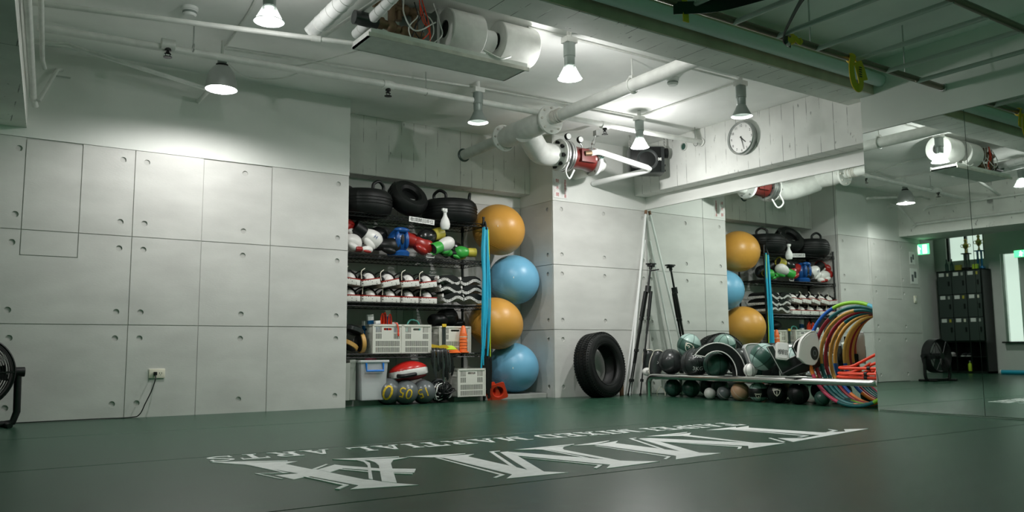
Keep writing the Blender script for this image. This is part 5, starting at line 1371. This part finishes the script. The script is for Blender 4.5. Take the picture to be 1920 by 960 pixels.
# ================================================================ LEFT WALL THINGS AND THE LOBBY
# ---- drum fan
t = thing('floor_fan', 'black drum fan on a U shaped stand at the left wall', 'fan', (-3.02, -.33, ZF))
FA = TR((0, 0, .375), 0, 0, .12)
A = FA @ TR((0, 0, 0), PI/2)
MB().lathe([(.245, -.075), (.252, -.07), (.252, .07), (.245, .075), (.235, .07), (.235, -.07)], 48, loop=True, X=A).obj('drum', 'black', t)
for z in (-.078, .078):
    g = MB()
    for r in [.03+.0155*i for i in range(14)]: g.ring(r, .0024, 44, 4, X=A @ TR((0, 0, z*(1+.25*(1-r/.24)))))
    for k in range(6):
        q = 2*PI*k/6
        g.cyl((.03*math.cos(q), .03*math.sin(q), z*1.22), (.24*math.cos(q), .24*math.sin(q), z), .005, n=6, X=A)
    g.lathe([(0, z*1.25-.004), (.045, z*1.25-.004), (.045, z*1.25+.004), (0, z*1.25+.004)], 20, X=A)
    g.obj('grille', 'blackmetal', t)
for k in range(4):
    q = 2*PI*k/4
    c, s = math.cos(q), math.sin(q)
    MB().add([(.03*c, .03*s, -.02), (.20*c-.05*s, .20*s+.05*c, -.035), (.215*c+.06*s, .215*s-.06*c, .035), (.03*c+.03*s, .03*s-.03*c, .02)], [(0, 1, 2, 3)], 0, A).obj('blade', 'darkgrey', t)
MB().cyl((0, 0, -.05), (0, 0, .05), .045, n=20, X=A).obj('motor', 'black', t)
st = MB().tube([(-.275, 0, .375), (-.282, 0, .10), (-.26, 0, .03), (-.20, 0, .018), (.20, 0, .018), (.26, 0, .03), (.282, 0, .10), (.275, 0, .375)], .024, 10, X=FA @ Matrix.Translation((0, 0, -.375)))
st.obj('stand', 'black', t)
for sy in (-1, 1): MB().cyl((sy*.22, -.15, .016), (sy*.22, .15, .016), .018, n=10, X=FA @ Matrix.Translation((0, 0, -.375))).obj('foot', 'black', t)
for sx in (-1, 1): MB().cyl((sx*.25, 0, 0), (sx*.315, 0, 0), .034, n=16, X=FA).obj('tilt_knob', 'black', t)
# ---- wall outlet and cord
t = thing('wall_outlet', 'cream double wall outlet with a dark plug on the left wall', 'outlet', (-1.78, 0, .318))
MB().box(-.060, .060, -.014, .0, -.037, .037).obj('cover_plate', 'cream', t, bevel=.005)
b = MB()
for x in (.026,):
    for q in (-.008, .008): b.box(x+q-.0015, x+q+.0015, -.0155, -.0138, -.004, .010)
    b.cyl((x, -.0155, -.011), (x, -.0138, -.011), .003, n=8)
b.obj('socket_slot', 'ink', t)
MB().box(-.028, -.004, -.045, -.014, -.014, .014).obj('plug', 'black', t, bevel=.004)
o = MB().tube(bez([(-1.796, -.04, .310), (-1.80, -.06, .27), (-1.83, -.075, .18), (-1.87, -.08, .09), (-1.905, -.07, .01), (-1.96, -.03, ZF+.006), (-2.2, -.02, ZF+.006), (-2.75, -.05, ZF+.006)], 8), .0042, 8).obj('power_cord', 'blackmetal')
tag(o, 'thin black power cord running from the outlet down to the floor', 'cord')
# ---- notices on the end of the left wall, exit signs
for x, z, w, h, lab in ((-3.10, 1.86, .15, .20, 'upper paper notice at the end of the left wall'), (-3.12, 1.58, .20, .24, 'lower paper notice at the end of the left wall')):
    t = thing('paper_notice', lab, 'notice', (x, -.002, z), 0, 'paper notices')
    MB().box(-w/2, w/2, -.003, 0, -h/2, h/2).obj('sheet', 'paper', t)
    MB().box(-w*.3, -.0, -.0042, -.003, -h*.1, h*.3).box(w*.1, w*.35, -.0042, -.003, -h*.35, h*.1).obj('picture', 'grey', t)
t = thing('light_switch', 'white light switch plate below the paper notices', 'switch', (-3.11, -.001, 1.22))
MB().box(-.035, .035, -.012, 0, -.055, .055).obj('cover_plate', 'cream', t, bevel=.004)
MB().box(-.012, .012, -.018, -.01, -.025, .025).obj('rocker', 'paper', t)
def exit_sign(label, loc, s):
    t = thing('exit_sign', label, 'sign', loc, 0, 'green exit signs')
    MB().box(-.03, 0, -.17*s, .17*s, -.085*s, .085*s).obj('housing', 'paper', t)
    MB().box(0, .004, -.165*s, .165*s, -.08*s, .08*s).obj('panel', 'exit', t)
    fig = MB()
    X = Matrix(((0, 0, 1, .005), (1, 0, 0, 0), (0, 1, 0, 0), (0, 0, 0, 1)))
    fig.prism([(x*s, z*s) for x, z in ((-.015, -.065), (.012, -.07), (.02, -.02), (.045, -.06), (.06, -.05), (.035, .01), (.05, .02), (.045, .035), (.0, .04), (-.03, .02), (-.035, .0), (-.01, .0))], 0, .001, X=X)
    fig.prism([(x*s, z*s) for x, z in circ(.02, .055, .014, 12)], 0, .001, X=X)
    fig.prism([(x*s, z*s) for x, z in rrect(-.13, -.06, -.07, .07, .004)], 0, .001, X=X)
    fig.obj('pictogram', 'exitw', t)
    MB().box(-.02, -.01, -.01, .01, .085*s, .085*s+.10).obj('bracket', 'pipe', t)
exit_sign('green lit exit sign hanging past the end of the left wall', (-3.42, .06, 2.02), 1.0)
exit_sign('green lit exit sign beside the lobby window', (WL+.06, .30, 2.22), .8)
# ---- lockers
t = thing('locker_cabinet', 'dark grey nine door locker cabinet with open cubbies in the lobby', 'lockers', (-7.02, 1.34, ZF))
LW, LH = .84, 1.98
MB().box(-.36, -.02, -LW/2-.02, LW/2+.02, 0, .04).box(-.36, -.02, -LW/2-.02, -LW/2, 0, LH+.02).box(-.36, -.02, LW/2, LW/2+.02, 0, LH+.02).box(-.36, -.02, -LW/2-.02, LW/2+.02, LH, LH+.02).box(-.37, -.35, -LW/2, LW/2, 0, LH).box(-.36, -.02, -LW/2, LW/2, .60, .62).box(-.34, -.03, -LW/2, LW/2, .31, .32).box(-.36, -.02, -LW/6-.008, -LW/6+.008, 0, .6).box(-.36, -.02, LW/6-.008, LW/6+.008, 0, .6).obj('carcass', 'black', t)
for r in range(3):
    for c in range(3):
        y = -LW/2+LW/3*(c+.5); z0 = .625+.452*r
        d = MB().box(-.02, 0, y-LW/6+.006, y+LW/6-.006, z0, z0+.444).obj('door', 'locker', t, bevel=.004, seg=1)
        MB().box(0, .003, y+.0, y+.10, z0+.36, z0+.43).obj('name_card', 'paper', d)
        MB().box(0, .02, y-.10, y-.075, z0+.17, z0+.26).obj('latch', 'black', d)
        MB().box(0, .003, y-.09, y-.05, z0+.36, z0+.42).obj('sticker', ('board', 'cream', 'yellowg')[(r+c) % 3], d)
def shoe(label, loc, m_, s=1.0):
    t = thing('shoe', label, 'shoe', loc, 0, 'shoes in the locker cubbies')
    MB().ball((.0, 0, .035*s), (.12*s, .045*s, .04*s), 16, 10, fn=lambda x, y, z: (x, y, max(z, -.8)*(1-.35*x))).obj('upper', m_, t)
    MB().prism([(p[0]*s, p[1]*s) for p in rrect(-.12, .12, -.042, .042, .04)], 0, .014*s).obj('sole', 'paper', t)
shoe('white shoe in the first upper cubby of the lockers', (-7.18, 1.64, ZF+.325), 'whiteg', 1.1)
shoe('left white tipped shoe in the middle cubby', (-7.16, 1.39, ZF+.325), 'darkgrey', .9)
shoe('right white tipped shoe in the middle cubby', (-7.16, 1.28, ZF+.325), 'darkgrey', .9)
t = thing('drink_bottle', 'yellow green bottle standing in the lower middle cubby', 'bottle', (-7.14, 1.29, ZF+.042))
MB().lathe([(0, 0), (.034, 0), (.036, .02), (.036, .13), (.016, .16), (.014, .18)], 18).obj('body', 'lime', t)
MB().cyl((0, 0, .178), (0, 0, .20), .016, n=14).obj('cap', 'paper', t)
LT = ZF+LH+.02
def trophy(label, loc, cols, h, n):
    t = thing('trophy', label, 'trophy', loc, 0, 'trophies on the lockers')
    MB().box(-.07, .07, -.07, .07, 0, .05).obj('base', cols[0], t, bevel=.006)
    for k in range(n):
        a = 2*PI*k/n+.5
        MB().cyl((.045*math.cos(a), .045*math.sin(a), .05), (.045*math.cos(a), .045*math.sin(a), h*.5), .014, n=10).obj('column', cols[1], t)
    MB().box(-.07, .07, -.07, .07, h*.5, h*.5+.02).obj('deck', cols[0], t, bevel=.004)
    MB().lathe([(.04, h*.52), (.02, h*.56), (.012, h*.64), (.05, h*.72), (.055, h*.80), (.03, h*.84), (.02, h*.88), (.032, h*.94), (0, h)], 20).obj('cup', cols[2], t)
    for s in (-1, 1): MB().ring(.03, .006, 20, 6, X=TR((0, s*.065, h*.77), 0, PI/2)).obj('handle', cols[2], t)
trophy('gold trophy with dark columns standing on the lockers', (-7.18, 1.24, LT), ('black', 'grey', 'gold'), .62, 3)
trophy('tall blue and gold trophy standing on the lockers', (-7.18, .99, LT), ('trophyblue', 'trophyblue', 'gold'), .68, 4)
o = MB().box(-.03, .03, -.06, .06, 0, .11).obj('small_box', 'yellowg', bevel=.004, seg=1); o.location = (-7.15, 1.39, LT); tag(o, 'small yellow box on top of the lockers', 'box')
o = MB().box(-.03, .03, -.05, .05, 0, .09).obj('small_box', 'lime', bevel=.004, seg=1); o.location = (-7.12, 1.02, LT); o.location.x = -7.06; tag(o, 'small lime green box at the foot of the blue trophy', 'box')
for y, lab in ((1.62, 'dark bottle on the lockers at the column end'), (1.52, 'slim dark bottle on the lockers')):
    o = MB().lathe([(0, 0), (.03, 0), (.032, .02), (.032, .13), (.012, .18), (.012, .24), (0, .24)], 16).obj('dark_bottle', 'greenball'); o.location = (-7.15, y, LT); tag(o, lab, 'bottle', 'bottles on the lockers')
t = thing('poster', 'dark green landscape poster on the white lobby column', 'poster', (-6.698, 2.10, 1.45))
MB().box(0, .004, -.11, .11, -.15, .15).obj('sheet', 'greenball', t)
MB().box(.004, .005, -.09, .09, -.03, .05).obj('picture', 'paleball', t)
for z, h, lab in ((1.75, .36, 'framed list of rules on the grey lobby wall'), (1.28, .34, 'pale poster with a red round figure on the lobby wall')):
    t = thing('poster', lab, 'poster', (WL+.002, -.30, z), 0, 'posters on the lobby wall')
    MB().box(0, .006, -.13, .13, -h/2, h/2).obj('sheet', 'paper' if z > 1.5 else 'board', t)
    b = MB()
    if z > 1.5:
        for k in range(7): b.box(.006, .007, -.10, .10, -h/2+.04+.042*k, -h/2+.054+.042*k)
        b.obj('print', 'ink', t)
    else:
        b.prism(circ(0, 0, .07, 24), .006, .007, X=Matrix(((0, 0, 1, 0), (1, 0, 0, 0), (0, 1, 0, 0), (0, 0, 0, 1)))).obj('print', 'signred', t)
o = MB().cyl((0, -.25, .04), (0, .25, .04), .04, n=18).cyl((0, .25, .04), (0, .27, .04), .043, n=18, m=1).obj('foam_roller', ['cyan', 'paper']); o.location = (-6.9, .35, ZF); tag(o, 'blue foam roller lying on the lobby floor by the lockers', 'roller')

# ---------------------------------------------------------------- nothing sinks into the shelf it lies on
def settle(group, z, always=False):
    bpy.context.view_layer.update()
    for o in [q for q in C.objects if q.parent is None and q.get('group') == group]:
        lo = min((c.matrix_world @ Vector(p)).z for c in C.objects if c.type == 'MESH' and (c.parent == o or (c.parent and c.parent.parent == o)) for p in c.bound_box)
        if lo < z or always: o.location.z += z+.001-lo
settle('boxing gloves on the second shelf', Z4+.004)
settle('focus mitts on the fourth shelf', Z2+.004)
settle('pads on the bench', ZB+.002)
settle('shin guards on the bench', ZB+.002)
settle('medicine balls on the bench', ZB)
